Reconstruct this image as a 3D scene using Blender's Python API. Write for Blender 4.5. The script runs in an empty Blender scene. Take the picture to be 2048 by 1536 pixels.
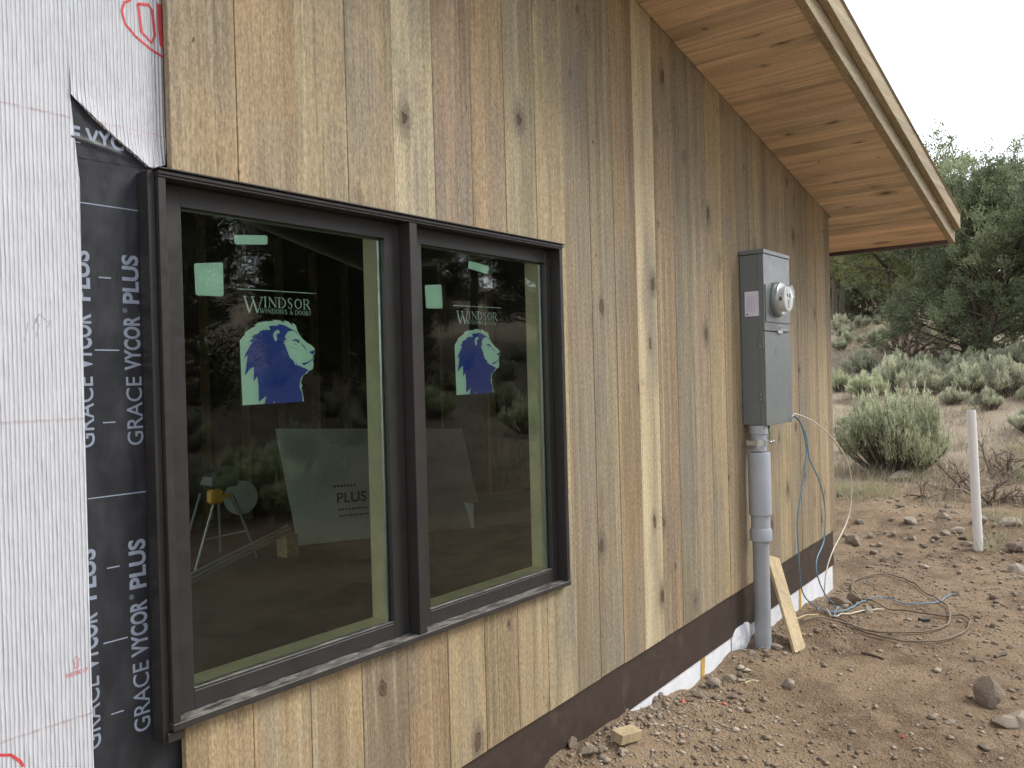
import bpy, bmesh, math, random
import numpy as np
from mathutils import Vector, Matrix

# ------------------------------------------------------------------ camera
scene = bpy.context.scene
scene.render.engine = 'CYCLES'
col = scene.collection
cam_data = bpy.data.cameras.new('camera')
cam = bpy.data.objects.new('camera', cam_data); col.objects.link(cam); scene.camera = cam
cam_data.sensor_fit = 'HORIZONTAL'; cam_data.sensor_width = 36.0
cam_data.lens = 29.56; cam_data.clip_start = .05; cam_data.clip_end = 3000
def cam_axes(yaw, pitch, roll):
    cy, sy, cp, sp = math.cos(yaw), math.sin(yaw), math.cos(pitch), math.sin(pitch)
    f = Vector((cy*cp, sy*cp, sp)); r = Vector((sy, -cy, 0)); u = r.cross(f)
    cr, sr = math.cos(roll), math.sin(roll)
    return r*cr+u*sr, u*cr-r*sr, f
r_, u_, f_ = cam_axes(math.radians(38.239), math.radians(-.417), math.radians(-1.482))
m = Matrix.Identity(4)
for i in range(3):
    m[i][0] = r_[i]; m[i][1] = u_[i]; m[i][2] = -f_[i]
m[0][3], m[1][3], m[2][3] = 0, -2.0, 1.70
cam.matrix_world = m

# ------------------------------------------------------------------ sky, sun, exposure
SUN_EL, SUN_AZ = 45, -46            # degrees; azimuth measured from +x towards +y
sdir = Vector((math.cos(math.radians(SUN_EL))*math.cos(math.radians(SUN_AZ)),
               math.cos(math.radians(SUN_EL))*math.sin(math.radians(SUN_AZ)), math.sin(math.radians(SUN_EL))))
world = bpy.data.worlds.new('World'); scene.world = world; world.use_nodes = True
wn = world.node_tree.nodes; wl = world.node_tree.links; wn.clear()
sky = wn.new('ShaderNodeTexSky'); sky.sky_type = 'NISHITA'; sky.sun_disc = False
sky.sun_elevation = math.radians(SUN_EL); sky.sun_rotation = math.radians(90-SUN_AZ)
sky.air_density = 1.0; sky.dust_density = 1.6; sky.ozone_density = 1.0; sky.altitude = 2000
hs = wn.new('ShaderNodeHueSaturation'); hs.inputs['Saturation'].default_value = .20
bg = wn.new('ShaderNodeBackground'); bg.inputs['Strength'].default_value = .15
wo = wn.new('ShaderNodeOutputWorld')
wl.new(sky.outputs[0], hs.inputs['Color']); wl.new(hs.outputs[0], bg.inputs['Color']); wl.new(bg.outputs[0], wo.inputs[0])
sun_data = bpy.data.lights.new('sun', 'SUN'); sun_data.energy = 1.15; sun_data.angle = math.radians(22); sun_data.color = (1, .955, .88)
sun = bpy.data.objects.new('sun', sun_data); col.objects.link(sun)
sun.rotation_euler = sdir.to_track_quat('Z', 'Y').to_euler(); sun.location = (10, -4, 14)
vs = scene.view_settings
scene.display_settings.display_device = 'sRGB'
vs.view_transform = 'Standard'; vs.look = 'None'; vs.exposure = 1.40; vs.gamma = 1.0; vs.use_curve_mapping = False
scene.cycles.max_bounces = 6; scene.cycles.diffuse_bounces = 3; scene.cycles.glossy_bounces = 3; scene.cycles.transparent_max_bounces = 12
scene.cycles.use_adaptive_sampling = True; scene.cycles.adaptive_threshold = .025
scene.cycles.use_denoising = True

# ------------------------------------------------------------------ helpers
class MB:
    """collects shapes and links them as ONE mesh object"""
    def __init__(s): s.v = []; s.f = []; s.m = []
    def add(s, verts, faces, mat=0):
        o = len(s.v); s.v += [tuple(p) for p in verts]; s.f += [tuple(i+o for i in f) for f in faces]; s.m += [mat]*len(faces); return s
    def box(s, x0, x1, y0, y1, z0, z1, mat=0):
        return s.add([(x0,y0,z0),(x1,y0,z0),(x1,y1,z0),(x0,y1,z0),(x0,y0,z1),(x1,y0,z1),(x1,y1,z1),(x0,y1,z1)],
                     [(0,3,2,1),(4,5,6,7),(0,1,5,4),(1,2,6,5),(2,3,7,6),(3,0,4,7)], mat)
    def slab(s, poly, y0, y1, mat=0):
        """outline in the wall plane (x, z), extruded from y0 (outside) to y1"""
        a = sum(poly[i][0]*poly[(i+1) % len(poly)][1]-poly[(i+1) % len(poly)][0]*poly[i][1] for i in range(len(poly)))
        if a < 0: poly = poly[::-1]
        n = len(poly)
        return s.add([(p[0], y0, p[1]) for p in poly]+[(p[0], y1, p[1]) for p in poly],
                     [tuple(range(n)), tuple(range(2*n-1, n-1, -1))]+[(i, i+n, (i+1) % n+n, (i+1) % n) for i in range(n)], mat)
    def hexa(s, lo, hi, mat=0):
        """solid from 4 bottom and 4 top corners"""
        return s.add(list(lo)+list(hi), [(0,3,2,1),(4,5,6,7),(0,1,5,4),(1,2,6,5),(2,3,7,6),(3,0,4,7)], mat)
    def lathe(s, c, axis, prof, n=32, mat=0, cap=True):
        """profile [(distance along axis, radius)] turned about an axis through c"""
        ax = Vector(axis).normalized(); a = ax.orthogonal().normalized(); b = ax.cross(a); c = Vector(c)
        vs_, fs = [], []
        for d, r in prof:
            for k in range(n):
                t = 2*math.pi*k/n; vs_.append(c+ax*d+(a*math.cos(t)+b*math.sin(t))*r)
        for i in range(len(prof)-1):
            for k in range(n):
                k2 = (k+1) % n; fs.append((i*n+k, i*n+k2, (i+1)*n+k2, (i+1)*n+k))
        if cap:
            fs.append(tuple(range(n-1, -1, -1))); fs.append(tuple((len(prof)-1)*n+k for k in range(n)))
        return s.add(vs_, fs, mat)
    def tube(s, pts, rad, n=8, mat=0):
        pts = [Vector(p) for p in pts]
        rads = rad if isinstance(rad, (list, tuple)) else [rad]*len(pts)
        vs_, fs = [], []
        t0 = (pts[1]-pts[0]).normalized(); a = t0.orthogonal().normalized()
        for i, p in enumerate(pts):
            t = (pts[min(i+1, len(pts)-1)]-pts[max(i-1, 0)])
            t = t.normalized() if t.length > 1e-9 else t0
            a = (a-t*a.dot(t)); a = a.normalized() if a.length > 1e-6 else t.orthogonal().normalized()
            b = t.cross(a)
            for k in range(n):
                q = 2*math.pi*k/n; vs_.append(p+(a*math.cos(q)+b*math.sin(q))*rads[i])
        for i in range(len(pts)-1):
            for k in range(n):
                k2 = (k+1) % n; fs.append((i*n+k, i*n+k2, (i+1)*n+k2, (i+1)*n+k))
        fs.append(tuple(range(n-1, -1, -1))); fs.append(tuple((len(pts)-1)*n+k for k in range(n)))
        return s.add(vs_, fs, mat)
    def build(s, name, mats, parent=None, smooth=False, bevel=0, color=None, origin=None, local=False):
        me = bpy.data.meshes.new(name)
        vv = s.v
        if origin is not None: vv = [(p[0]-origin[0], p[1]-origin[1], p[2]-origin[2]) for p in s.v]
        me.from_pydata(vv, [], s.f)
        if not isinstance(mats, (list, tuple)): mats = [mats]
        for mm in mats: me.materials.append(mm)
        me.polygons.foreach_set('material_index', s.m)
        if bevel or smooth == 'auto':
            bm = bmesh.new(); bm.from_mesh(me)
            if bevel:
                bmesh.ops.recalc_face_normals(bm, faces=bm.faces)
                bmesh.ops.bevel(bm, geom=[e for e in bm.edges if len(e.link_faces) == 2 and e.calc_face_angle(0) > .5], offset=bevel, segments=1, affect='EDGES', clamp_overlap=True)
            bm.to_mesh(me); bm.free()
        if smooth:
            me.polygons.foreach_set('use_smooth', [True]*len(me.polygons))
            if smooth == 'auto':
                try: me.set_sharp_from_angle(angle=math.radians(35))
                except Exception: pass
        me.update()
        o = bpy.data.objects.new(name, me); col.objects.link(o)
        if origin is not None: o.location = origin
        if parent is not None:
            o.parent = parent
            if parent.type == 'EMPTY' and not local: o.matrix_parent_inverse = Matrix.Translation(-parent.location)
        if color is not None: o.color = color
        return o
def empty(name, loc):
    o = bpy.data.objects.new(name, None); col.objects.link(o); o.location = loc; o.empty_display_size = .1; return o
def tag(o, label=None, cat=None, group=None, kind=None):
    if label: o['label'] = label
    if cat: o['category'] = cat
    if group: o['group'] = group
    if kind: o['kind'] = kind
    return o
def tri_object(name, V, F, mat, parent=None, tone=None, smooth=False):
    me = bpy.data.meshes.new(name)
    V = np.ascontiguousarray(V, np.float32); F = np.ascontiguousarray(F, np.int32)
    me.vertices.add(len(V)); me.vertices.foreach_set('co', V.ravel())
    me.loops.add(F.size); me.loops.foreach_set('vertex_index', F.ravel())
    me.polygons.add(len(F)); me.polygons.foreach_set('loop_start', np.arange(0, F.size, F.shape[1], dtype=np.int32))
    try: me.polygons.foreach_set('loop_total', np.full(len(F), F.shape[1], np.int32))
    except Exception: pass
    if smooth: me.polygons.foreach_set('use_smooth', np.ones(len(F), bool))
    if tone is not None:
        a = me.attributes.new('tone', 'FLOAT', 'POINT'); a.data.foreach_set('value', np.ascontiguousarray(tone, np.float32))
    me.materials.append(mat); me.update(calc_edges=True)
    o = bpy.data.objects.new(name, me); col.objects.link(o)
    if parent is not None: o.parent = parent
    return o
def copy_tree(o, parent=None):
    c = o.copy(); col.objects.link(c); c.parent = parent
    for ch in o.children: copy_tree(ch, c)
    return c
def spline(pts, n=6):
    """Catmull-Rom through points"""
    P = [Vector(p) for p in pts]; out = []
    for i in range(len(P)-1):
        p0, p1, p2, p3 = P[max(i-1, 0)], P[i], P[i+1], P[min(i+2, len(P)-1)]
        for k in range(n):
            t = k/n
            out.append(.5*((2*p1)+(p2-p0)*t+(2*p0-5*p1+4*p2-p3)*t*t+(3*p1-p0-3*p2+p3)*t**3))
    return out+[P[-1]]
def hash2(ix, iy, seed):
    h = (ix.astype(np.int64)*374761393+iy.astype(np.int64)*668265263+seed*1442695041) & 0xffffffff
    h = ((h ^ (h >> 13))*1274126177) & 0xffffffff
    return ((h ^ (h >> 16)) & 0xffff)/65535.0
def vnoise(x, y, seed=0):
    ix, iy = np.floor(x), np.floor(y); fx, fy = x-ix, y-iy
    fx = fx*fx*(3-2*fx); fy = fy*fy*(3-2*fy)
    a, b, c, d = hash2(ix, iy, seed), hash2(ix+1, iy, seed), hash2(ix, iy+1, seed), hash2(ix+1, iy+1, seed)
    return (a+(b-a)*fx)*(1-fy)+(c+(d-c)*fx)*fy-.5
def sm(a, b, t):
    t = np.clip((t-a)/(b-a), 0, 1); return t*t*(3-2*t)
def ground_shape(x, y):
    z = 0.011*(np.clip(x, -6, 9)-3.0)
    z = z+.075*np.exp(-(np.minimum(y, 0)/.33)**2)*sm(8.5, 6.2, x)*sm(-4, 0, x)
    z = z+np.exp(-(np.minimum(y, 0)/.25)**2)*sm(7, 6.2, x)*sm(0, 1, x)*(.055*vnoise(x*1.9+.3, 0*y, 21)+.035*vnoise(x*5.3, 0*y, 22)+.045*sm(4.6, 3.2, x))
    dx, dy = x-2.0, y+1.0; r = np.hypot(dx, dy); e = np.maximum(r-9.0, 0); ang = np.arctan2(dy, dx)
    k = .15+.05*sm(-.15, -.8, ang)*sm(-2.6, -1.6, ang)
    z = z+16.0*np.tanh(k*e*e/(e+7.0)/16.0)
    return z+.16*sm(7.6, 9.2, x)*sm(16, 11, x)
def ground_z(x, y):
    x = np.asarray(x, float); y = np.asarray(y, float)
    z = ground_shape(x, y)
    bank = np.exp(-(y/.45)**2)*sm(7.5, 6, x)
    rough = .6+1.5*sm(6.6, 8.2, x)*sm(14, 10.5, x)+1.0*bank
    z = z+rough*(.035*vnoise(x*1.3, y*1.3, 1)+.026*vnoise(x*3.7, y*3.7, 2)+.016*vnoise(x*9, y*9, 3)+.009*vnoise(x*23, y*23, 4))
    z = z+.013*sm(8.5, 6.5, x)*vnoise((x*.45+y*.89)*15, (x*.89-y*.45)*2.6, 9)+.03*sm(9, 7, x)*vnoise((x*.3+y*.95)*2.2, (x*.95-y*.3)*.5, 10)
    far = sm(12, 30, np.hypot(x, y))
    return z+far*(.5*vnoise(x*.11, y*.11, 5)+.22*vnoise(x*.4, y*.4, 6))
def gz(x, y): return float(ground_z(np.array([x]), np.array([y]))[0])

# ------------------------------------------------------------------ materials
class NT:
    def __init__(s, name):
        s.mat = bpy.data.materials.new(name); s.mat.use_nodes = True
        s.n = s.mat.node_tree.nodes; s.l = s.mat.node_tree.links; s.n.clear()
        s.out = s.n.new('ShaderNodeOutputMaterial')
    def put(s, i, v):
        if v is None: return
        if isinstance(v, bpy.types.NodeSocket): s.l.new(v, i)
        elif isinstance(v, (tuple, list)) and len(v) == 3 and i.type == 'RGBA': i.default_value = (*v, 1)
        else: i.default_value = v
    def obj(s):
        return s.n.new('ShaderNodeTexCoord').outputs['Object']
    def info(s, what): return s.n.new('ShaderNodeObjectInfo').outputs[what]
    def geo(s, what): return s.n.new('ShaderNodeNewGeometry').outputs[what]
    def attr(s, name):
        a = s.n.new('ShaderNodeAttribute'); a.attribute_name = name; return a.outputs['Fac']
    def vm(s, op, a, b=None):
        n = s.n.new('ShaderNodeVectorMath'); n.operation = op; s.put(n.inputs[0], a)
        if b is not None: s.put(n.inputs[1], b)
        return n.outputs[0]
    def ma(s, op, a, b=None, c=None, clamp=False):
        n = s.n.new('ShaderNodeMath'); n.operation = op; n.use_clamp = clamp; s.put(n.inputs[0], a)
        if b is not None: s.put(n.inputs[1], b)
        if c is not None: s.put(n.inputs[2], c)
        return n.outputs[0]
    def noise(s, v, scale=1, detail=2, rough=.5, out='Fac', dist=0):
        n = s.n.new('ShaderNodeTexNoise'); s.put(n.inputs['Vector'], v); n.inputs['Scale'].default_value = scale
        n.inputs['Detail'].default_value = detail; n.inputs['Roughness'].default_value = rough; n.inputs['Distortion'].default_value = dist
        return n.outputs[0 if out == 'Fac' else 1]
    def voro(s, v, scale=1, feature='F1', rand=1):
        n = s.n.new('ShaderNodeTexVoronoi'); n.feature = feature; s.put(n.inputs['Vector'], v); n.inputs['Scale'].default_value = scale
        n.inputs['Randomness'].default_value = rand
        return n
    def ramp(s, f, stops, interp='LINEAR'):
        n = s.n.new('ShaderNodeValToRGB'); s.put(n.inputs[0], f); n.color_ramp.interpolation = interp
        e = n.color_ramp.elements
        while len(e) < len(stops): e.new(.5)
        for k, (p, c) in enumerate(stops):
            e[k].position = p; e[k].color = (*c, 1) if isinstance(c, (tuple, list)) else (c, c, c, 1)
        return n.outputs[0]
    def mapr(s, v, a, b, c=0, d=1):
        n = s.n.new('ShaderNodeMapRange'); s.put(n.inputs[0], v)
        for k, q in enumerate((a, b, c, d)): n.inputs[k+1].default_value = q
        return n.outputs[0]
    def mix(s, f, a, b, mode='MIX'):
        n = s.n.new('ShaderNodeMix'); n.data_type = 'RGBA'; n.blend_type = mode
        s.put(n.inputs[0], f); s.put(n.inputs[6], a); s.put(n.inputs[7], b); return n.outputs[2]
    def bump(s, h, strength=.3, dist=.01, normal=None):
        n = s.n.new('ShaderNodeBump'); s.put(n.inputs['Height'], h); n.inputs['Strength'].default_value = strength; n.inputs['Distance'].default_value = dist
        if normal is not None: s.l.new(normal, n.inputs['Normal'])
        return n.outputs[0]
    def pbr(s, color, rough=.6, metal=0, normal=None, spec=.5, **kw):
        n = s.n.new('ShaderNodeBsdfPrincipled'); s.put(n.inputs['Base Color'], color); s.put(n.inputs['Roughness'], rough)
        s.put(n.inputs['Metallic'], metal); s.put(n.inputs['Specular IOR Level'], spec)
        if normal is not None: s.l.new(normal, n.inputs['Normal'])
        for k, v in kw.items(): s.put(n.inputs[k], v)
        return n.outputs[0]
    def done(s, shader): s.l.new(shader, s.out.inputs[0]); return s.mat

def simple(name, color, rough=.55, metal=0, noise=0, nscale=20, bump=0, bscale=200, spec=.5):
    t = NT(name); P = t.obj(); c = color; nrm = None
    if noise:
        f = t.mapr(t.noise(P, nscale, 3, .6), .3, .7, 1-noise, 1+noise)
        c = t.mix(1.0, color, f, 'MULTIPLY')
    if bump: nrm = t.bump(t.noise(P, bscale, 3), bump, .002)
    return t.done(t.pbr(c, rough, metal, nrm, spec))

def wood(name, along, knots=(6.4, 3.6), knot_share=.82, cream=(.50, .44, .31), grey=(.20, .19, .165), tint=True, base=(.33, .25, .16), cream_amt=.42, grey_amt=.6, rough=.75, fuzz=1.0, core=(.075, .052, .034)):
    """sawn boards; 'along' is the axis the grain follows (0 x, 1 y, 2 z)"""
    t = NT(name); P = t.obj(); r = t.info('Random')
    cx = t.n.new('ShaderNodeCombineXYZ'); t.put(cx.inputs[0], t.ma('MULTIPLY', r, 37.1)); t.put(cx.inputs[1], t.ma('MULTIPLY', r, 91.7)); t.put(cx.inputs[2], t.ma('MULTIPLY', r, 53.3))
    Q = t.vm('ADD', P, cx.outputs[0])
    def sc(across, length): 
        v = [across]*3; v[along] = length; return t.vm('MULTIPLY', Q, tuple(v))
    wob = t.vm('MULTIPLY', t.vm('SUBTRACT', t.noise(sc(2.0, 1.1), 1, 2, .5, 'Color'), (.5, .5, .5)), (1.1, 1.1, 1.1))
    fine = t.noise(sc(130, 3.0), 1, 2, .6)
    med = t.noise(t.vm('ADD', sc(46, .42), wob), 1, 2, .6)
    broad = t.noise(t.vm('ADD', sc(11, .22), wob), 1, 2, .5)
    blotch = t.noise(sc(4.2, 1.1), 1, 2, .55)
    mott = t.noise(sc(150, 62), 1, 2, .7)
    speck = t.noise(sc(330, 60), 1, 1, .6)
    b = t.info('Color') if tint else base
    c = t.mix(1.0, b, t.ramp(broad, [(.25, .72), (.5, 1.0), (.75, 1.20)]), 'MULTIPLY')
    c = t.mix(t.ma('MULTIPLY', t.mapr(med, .56, .70), cream_amt), c, cream)
    c = t.mix(t.ma('MULTIPLY', t.mapr(med, .42, .30), .34), c, (base[0]*.5, base[1]*.5, base[2]*.5))
    c = t.mix(t.ma('MULTIPLY', t.mapr(blotch, .50, .72), grey_amt), c, grey)
    c = t.mix(1.0, c, t.mapr(fine, .25, .75, .78, 1.18), 'MULTIPLY')
    c = t.mix(t.ma('MULTIPLY', t.mapr(speck, .62, .72), .42*fuzz), c, (.075, .058, .04))
    c = t.mix(t.ma('MULTIPLY', t.mapr(speck, .40, .30), .28*fuzz), c, cream)
    c = t.mix(1.0, c, t.mapr(mott, .32, .68, 1-.24*fuzz, 1+.22*fuzz), 'MULTIPLY')
    # knots
    kv = [knots[0]]*3; kv[along] = knots[1]; 
    flat = [1, 1, 1]
    flat[{2: 1, 1: 2, 0: 2}[along]] = 0
    KP = t.vm('MULTIPLY', t.vm('MULTIPLY', Q, tuple(kv)), tuple(flat))
    KP = t.vm('ADD', KP, t.vm('MULTIPLY', t.vm('SUBTRACT', t.noise(sc(34, 20), 1, 2, .6, 'Color'), (.5, .5, .5)), (.16, .16, .16)))
    vo = t.voro(KP, 1)
    sp = t.n.new('ShaderNodeSeparateColor'); t.put(sp.inputs[0], vo.outputs['Color'])
    on = t.ma('LESS_THAN', sp.outputs[0], knot_share)
    size = t.mapr(t.ma('POWER', sp.outputs[1], 1.4), 0, 1, .045, .135)
    d = t.ma('DIVIDE', vo.outputs['Distance'], size)
    halo = t.ma('MULTIPLY', t.mapr(d, 2.3, .8, 0, .5), on)
    ring = t.ma('MULTIPLY', t.mapr(d, 1.0, .92, 0, 1), on)
    sm_ = t.ma('MULTIPLY', t.mapr(t.ma('ADD', d, t.mapr(mott, .3, .7, -.6, .6)), 3.0, 1.0, 0, .55), t.ma('GREATER_THAN', sp.outputs[2], .45))
    c = t.mix(t.ma('MULTIPLY', sm_, on), c, (.115, .10, .08))
    c = t.mix(halo, c, (.16, .125, .09))
    v2 = t.voro(t.vm('MULTIPLY', t.vm('ADD', KP, (3.3, 7.7, 1.9)), (2.1, 2.1, 2.1)), 1)
    s2 = t.n.new('ShaderNodeSeparateColor'); t.put(s2.inputs[0], v2.outputs['Color'])
    pin = t.ma('MULTIPLY', t.mapr(v2.outputs['Distance'], .085, .06, 0, .8), t.ma('LESS_THAN', s2.outputs[0], .16))
    c = t.mix(pin, c, (.055, .04, .028))
    ringcol = t.ramp(t.ma('FRACT', t.ma('MULTIPLY', d, 2.3)), [(0, (core[0]*.7, core[1]*.7, core[2]*.7)), (.5, (core[0]*2.0, core[1]*1.9, core[2]*1.8)), (1, core)])
    c = t.mix(t.ma('MULTIPLY', ring, .92), c, ringcol)
    h = t.ma('ADD', t.ma('MULTIPLY', fine, .7), t.ma('MULTIPLY', speck, .5))
    h = t.ma('SUBTRACT', h, t.ma('MULTIPLY', ring, .5))
    return t.done(t.pbr(c, rough, 0, t.bump(h, .6, .0028), .25))

M = {}
M['siding'] = wood('sawn_siding_wood', 2)
M['soffit'] = wood('soffit_wood', 1, (5.5, 2.6), .8, (.70, .50, .30), (.27, .21, .16), True, cream_amt=.45, grey_amt=.7, rough=.5, fuzz=.35, core=(.11, .06, .035))
M['fascia'] = wood('fascia_wood', 0, (3.5, 1.2), .3, (.52, .46, .34), (.27, .245, .19), False, (.37, .30, .195), .5, .5, .75, 1.0)
M['lumber'] = wood('planed_lumber', 2, (4, 2), .35, (.62, .52, .34), (.40, .33, .2), False, (.52, .41, .25), .5, .3, .6, .3)
M['pine_jamb'] = simple('pine_jamb', (.74, .62, .38), .5, 0, .12, 14)

def metal_paint(name, c, rough, n=.12, scratch=0.0):
    t = NT(name); P = t.obj()
    f = t.noise(P, 9, 4, .6); cc = t.mix(1.0, c, t.mapr(f, .3, .7, 1-n, 1+n), 'MULTIPLY')
    if scratch:
        s1 = t.noise(t.vm('MULTIPLY', t.vm('ADD', P, t.vm('MULTIPLY', t.noise(P, 3, 1, .5, 'Color'), (.2, .2, .2))), (160, 1, 5)), 1, 2, .5)
        m2 = t.mapr(t.noise(P, 5, 3, .6), .52, .62)
        cc = t.mix(t.ma('MULTIPLY', t.ma('MULTIPLY', t.mapr(s1, .71, .74), m2), scratch), cc, (.42, .36, .30))
        cc = t.mix(t.ma('MULTIPLY', t.mapr(t.noise(P, 7, 5, .65), .58, .75), .25), cc, (.22, .17, .13))
    return t.done(t.pbr(cc, t.mapr(t.noise(P, 30, 2), .3, .7, rough*.85, rough*1.2), 0, t.bump(t.noise(P, 60, 2), .05, .002), .5))
M['bronze'] = metal_paint('dark_bronze_aluminium', (.028, .026, .025), .42)
M['flash'] = metal_paint('brown_metal_flashing', (.050, .036, .030), .48, .15, .8)
M['drip_metal'] = metal_paint('tan_drip_metal', (.50, .45, .36), .5)
M['eave_metal'] = metal_paint('brown_eave_metal', (.075, .050, .045), .5)
def dusty():
    t = NT('dusty_bronze_sill'); P = t.obj()
    n1 = t.noise(t.vm('MULTIPLY', P, (14, 60, 1)), 1, 5, .65, dist=.6); n2 = t.noise(P, 45, 4, .7)
    f = t.ma('MULTIPLY', t.mapr(n1, .40, .56), t.mapr(n2, .3, .6, .35, 1))
    dp = t.n.new('ShaderNodeVectorMath'); dp.operation = 'DOT_PRODUCT'; t.put(dp.inputs[0], t.geo('Normal')); dp.inputs[1].default_value = (0, 0, 1)
    f = t.ma('MULTIPLY', f, t.mapr(dp.outputs['Value'], .5, .9, .05, .85))
    return t.done(t.pbr(t.mix(f, (.028, .026, .025), (.24, .22, .20)), t.mapr(f, 0, 1, .42, .9)))
M['sill'] = dusty()
def glass_front():
    t = NT('window_glass_face')
    fr = t.n.new('ShaderNodeFresnel'); fr.inputs['IOR'].default_value = 1.52
    fac = t.ma('MULTIPLY', fr.outputs[0], 1.75, clamp=True)
    tr = t.n.new('ShaderNodeBsdfTransparent'); tr.inputs[0].default_value = (.82, .95, .87, 1)
    gl = t.n.new('ShaderNodeBsdfGlossy'); gl.inputs['Roughness'].default_value = 0.0; gl.inputs[0].default_value = (.95, 1, .96, 1)
    wv = t.noise(t.obj(), 2.2, 2, .5); t.l.new(t.bump(wv, .004, .02), gl.inputs['Normal'])
    mx = t.n.new('ShaderNodeMixShader'); t.l.new(fac, mx.inputs[0]); t.l.new(tr.outputs[0], mx.inputs[1]); t.l.new(gl.outputs[0], mx.inputs[2])
    return t.done(mx.outputs[0])
M['glass'] = glass_front()
def clear(name, tint, gloss):
    t = NT(name)
    tr = t.n.new('ShaderNodeBsdfTransparent'); tr.inputs[0].default_value = (*tint, 1)
    gl = t.n.new('ShaderNodeBsdfGlossy'); gl.inputs['Roughness'].default_value = .04
    mx = t.n.new('ShaderNodeMixShader'); mx.inputs[0].default_value = gloss; t.l.new(tr.outputs[0], mx.inputs[1]); t.l.new(gl.outputs[0], mx.inputs[2])
    return t.done(mx.outputs[0])
M['glass_back'] = clear('window_glass_core', (.93, .98, .95), 0.0)
M['dome'] = clear('clear_meter_cover', (.93, .95, .94), .14)
M['mint'] = simple('pale_film', (.74, .86, .79), .5)
M['blue'] = simple('blue_film', (.045, .07, .42), .5, 0, .10, 30)
M['letter'] = simple('white_film_letter', (.72, .80, .76), .5)
def wrap():
    t = NT('crinkled_house_wrap'); P = t.obj()
    w = t.vm('MULTIPLY', t.vm('SUBTRACT', t.noise(t.vm('MULTIPLY', P, (16, 1, 9)), 1, 3, .6, 'Color'), (.5, .5, .5)), (.0045, 0, 0))
    q = t.vm('ADD', P, w)
    sx = t.n.new('ShaderNodeSeparateXYZ'); t.put(sx.inputs[0], q)
    rid = t.ma('SINE', t.ma('MULTIPLY', sx.outputs[0], 680))
    brk = t.noise(t.vm('MULTIPLY', P, (90, 1, 14)), 1, 3, .6)
    h = t.ma('MULTIPLY', t.ma('ADD', rid, 1), t.mapr(brk, .3, .65, .25, .6))
    big = t.noise(t.vm('MULTIPLY', P, (7, 1, 3)), 1, 4, .6)
    creases = t.noise(t.vm('MULTIPLY', P, (22, 1, 6)), 1, 4, .65)
    n1 = t.bump(t.ma('ADD', t.ma('MULTIPLY', big, .8), t.ma('MULTIPLY', creases, .5)), .55, .02)
    n2 = t.bump(h, 1.0, .003, n1)
    c = t.mix(t.mapr(t.noise(t.vm('MULTIPLY', P, (9, 1, 5)), 1, 4, .65), .42, .75, 0, .30), (.585, .605, .65), (.455, .478, .53))
    c = t.mix(t.ma('MULTIPLY', t.ma('MULTIPLY', t.mapr(rid, .2, .9), t.mapr(brk, .3, .6, .4, 1)), .42), c, (.86, .87, .90))
    return t.done(t.pbr(c, .42, 0, n2, .5))
M['wrap'] = wrap()
def membrane():
    t = NT('black_flashing_membrane'); P = t.obj()
    n1 = t.bump(t.noise(t.vm('MULTIPLY', P, (26, 1, 7)), 1, 3, .6), .35, .008)
    c = t.mix(t.mapr(t.noise(t.vm('MULTIPLY', P, (12, 1, 5)), 1, 4, .6), .45, .75), (.020, .022, .027), (.045, .048, .055))
    return t.done(t.pbr(c, t.mapr(t.noise(P, 25, 3), .3, .7, .34, .55), 0, n1, .35))
M['membrane'] = membrane()
M['print'] = simple('silver_grey_print', (.25, .29, .37), .5, 0, .08, 40)
M['red'] = simple('red_ink', (.60, .06, .07), .6, 0, .2, 60)
def chalk():
    t = NT('red_chalk'); P = t.obj()
    f = t.mapr(t.noise(t.vm('MULTIPLY', P, (60, 1, 160)), 1, 3, .6), .35, .62)
    tr = t.n.new('ShaderNodeBsdfTransparent'); df = t.pbr((.50, .14, .11), .9)
    mx = t.n.new('ShaderNodeMixShader'); t.l.new(t.ma('MULTIPLY', f, .15), mx.inputs[0]); t.l.new(tr.outputs[0], mx.inputs[1]); t.l.new(df, mx.inputs[2])
    return t.done(mx.outputs[0])
M['chalk'] = chalk()
M['pencil'] = simple('pencil_mark', (.35, .35, .38), .7)
M['foam_white'] = simple('white_foam_insulation', (.74, .76, .80), .7, 0, .10, 12, .2, 90)
M['foam_green'] = simple('green_print', (.05, .22, .14), .6)
M['tape_yellow'] = simple('yellow_tape', (.50, .32, .07), .6, 0, .25, 40)
M['grey_paint'] = metal_paint('grey_enamel', (.150, .175, .180), .33, .04)
M['grey_dark'] = simple('dark_gap', (.03, .032, .035), .7)
M['galv'] = metal_paint('galvanised_steel', (.55, .57, .58), .35, .15)
M['galv'].node_tree.nodes['Principled BSDF'].inputs['Metallic'].default_value = .8
M['pvc'] = metal_paint('grey_pvc', (.36, .39, .44), .42, .05)
M['pvc_dust'] = metal_paint('grey_pvc_lower', (.31, .33, .355), .5, .09)
M['white_plastic'] = simple('white_plastic', (.74, .74, .76), .4)
M['white_pvc'] = simple('white_pvc_pipe', (.86, .85, .83), .45, 0, .04, 9)
M['lcd'] = simple('lcd_grey', (.22, .25, .22), .3)
M['ink'] = simple('black_ink', (.03, .03, .035), .5)
M['paper'] = simple('lilac_white_paper', (.68, .67, .80), .6)
M['purple'] = simple('purple_print', (.18, .12, .34), .6)
M['cable_blue'] = simple('blue_cable_jacket', (.13, .25, .36), .45, 0, .12, 30)
M['cable_cream'] = simple('cream_cable_jacket', (.62, .56, .46), .5, 0, .10, 20)
M['cable_brown'] = simple('dusty_cable_jacket', (.19, .145, .10), .7, 0, .35, 5)
M['orange'] = simple('orange_plastic', (.55, .10, .05), .4)
M['saw_yellow'] = simple('yellow_plastic', (.75, .36, .04), .45)
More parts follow.
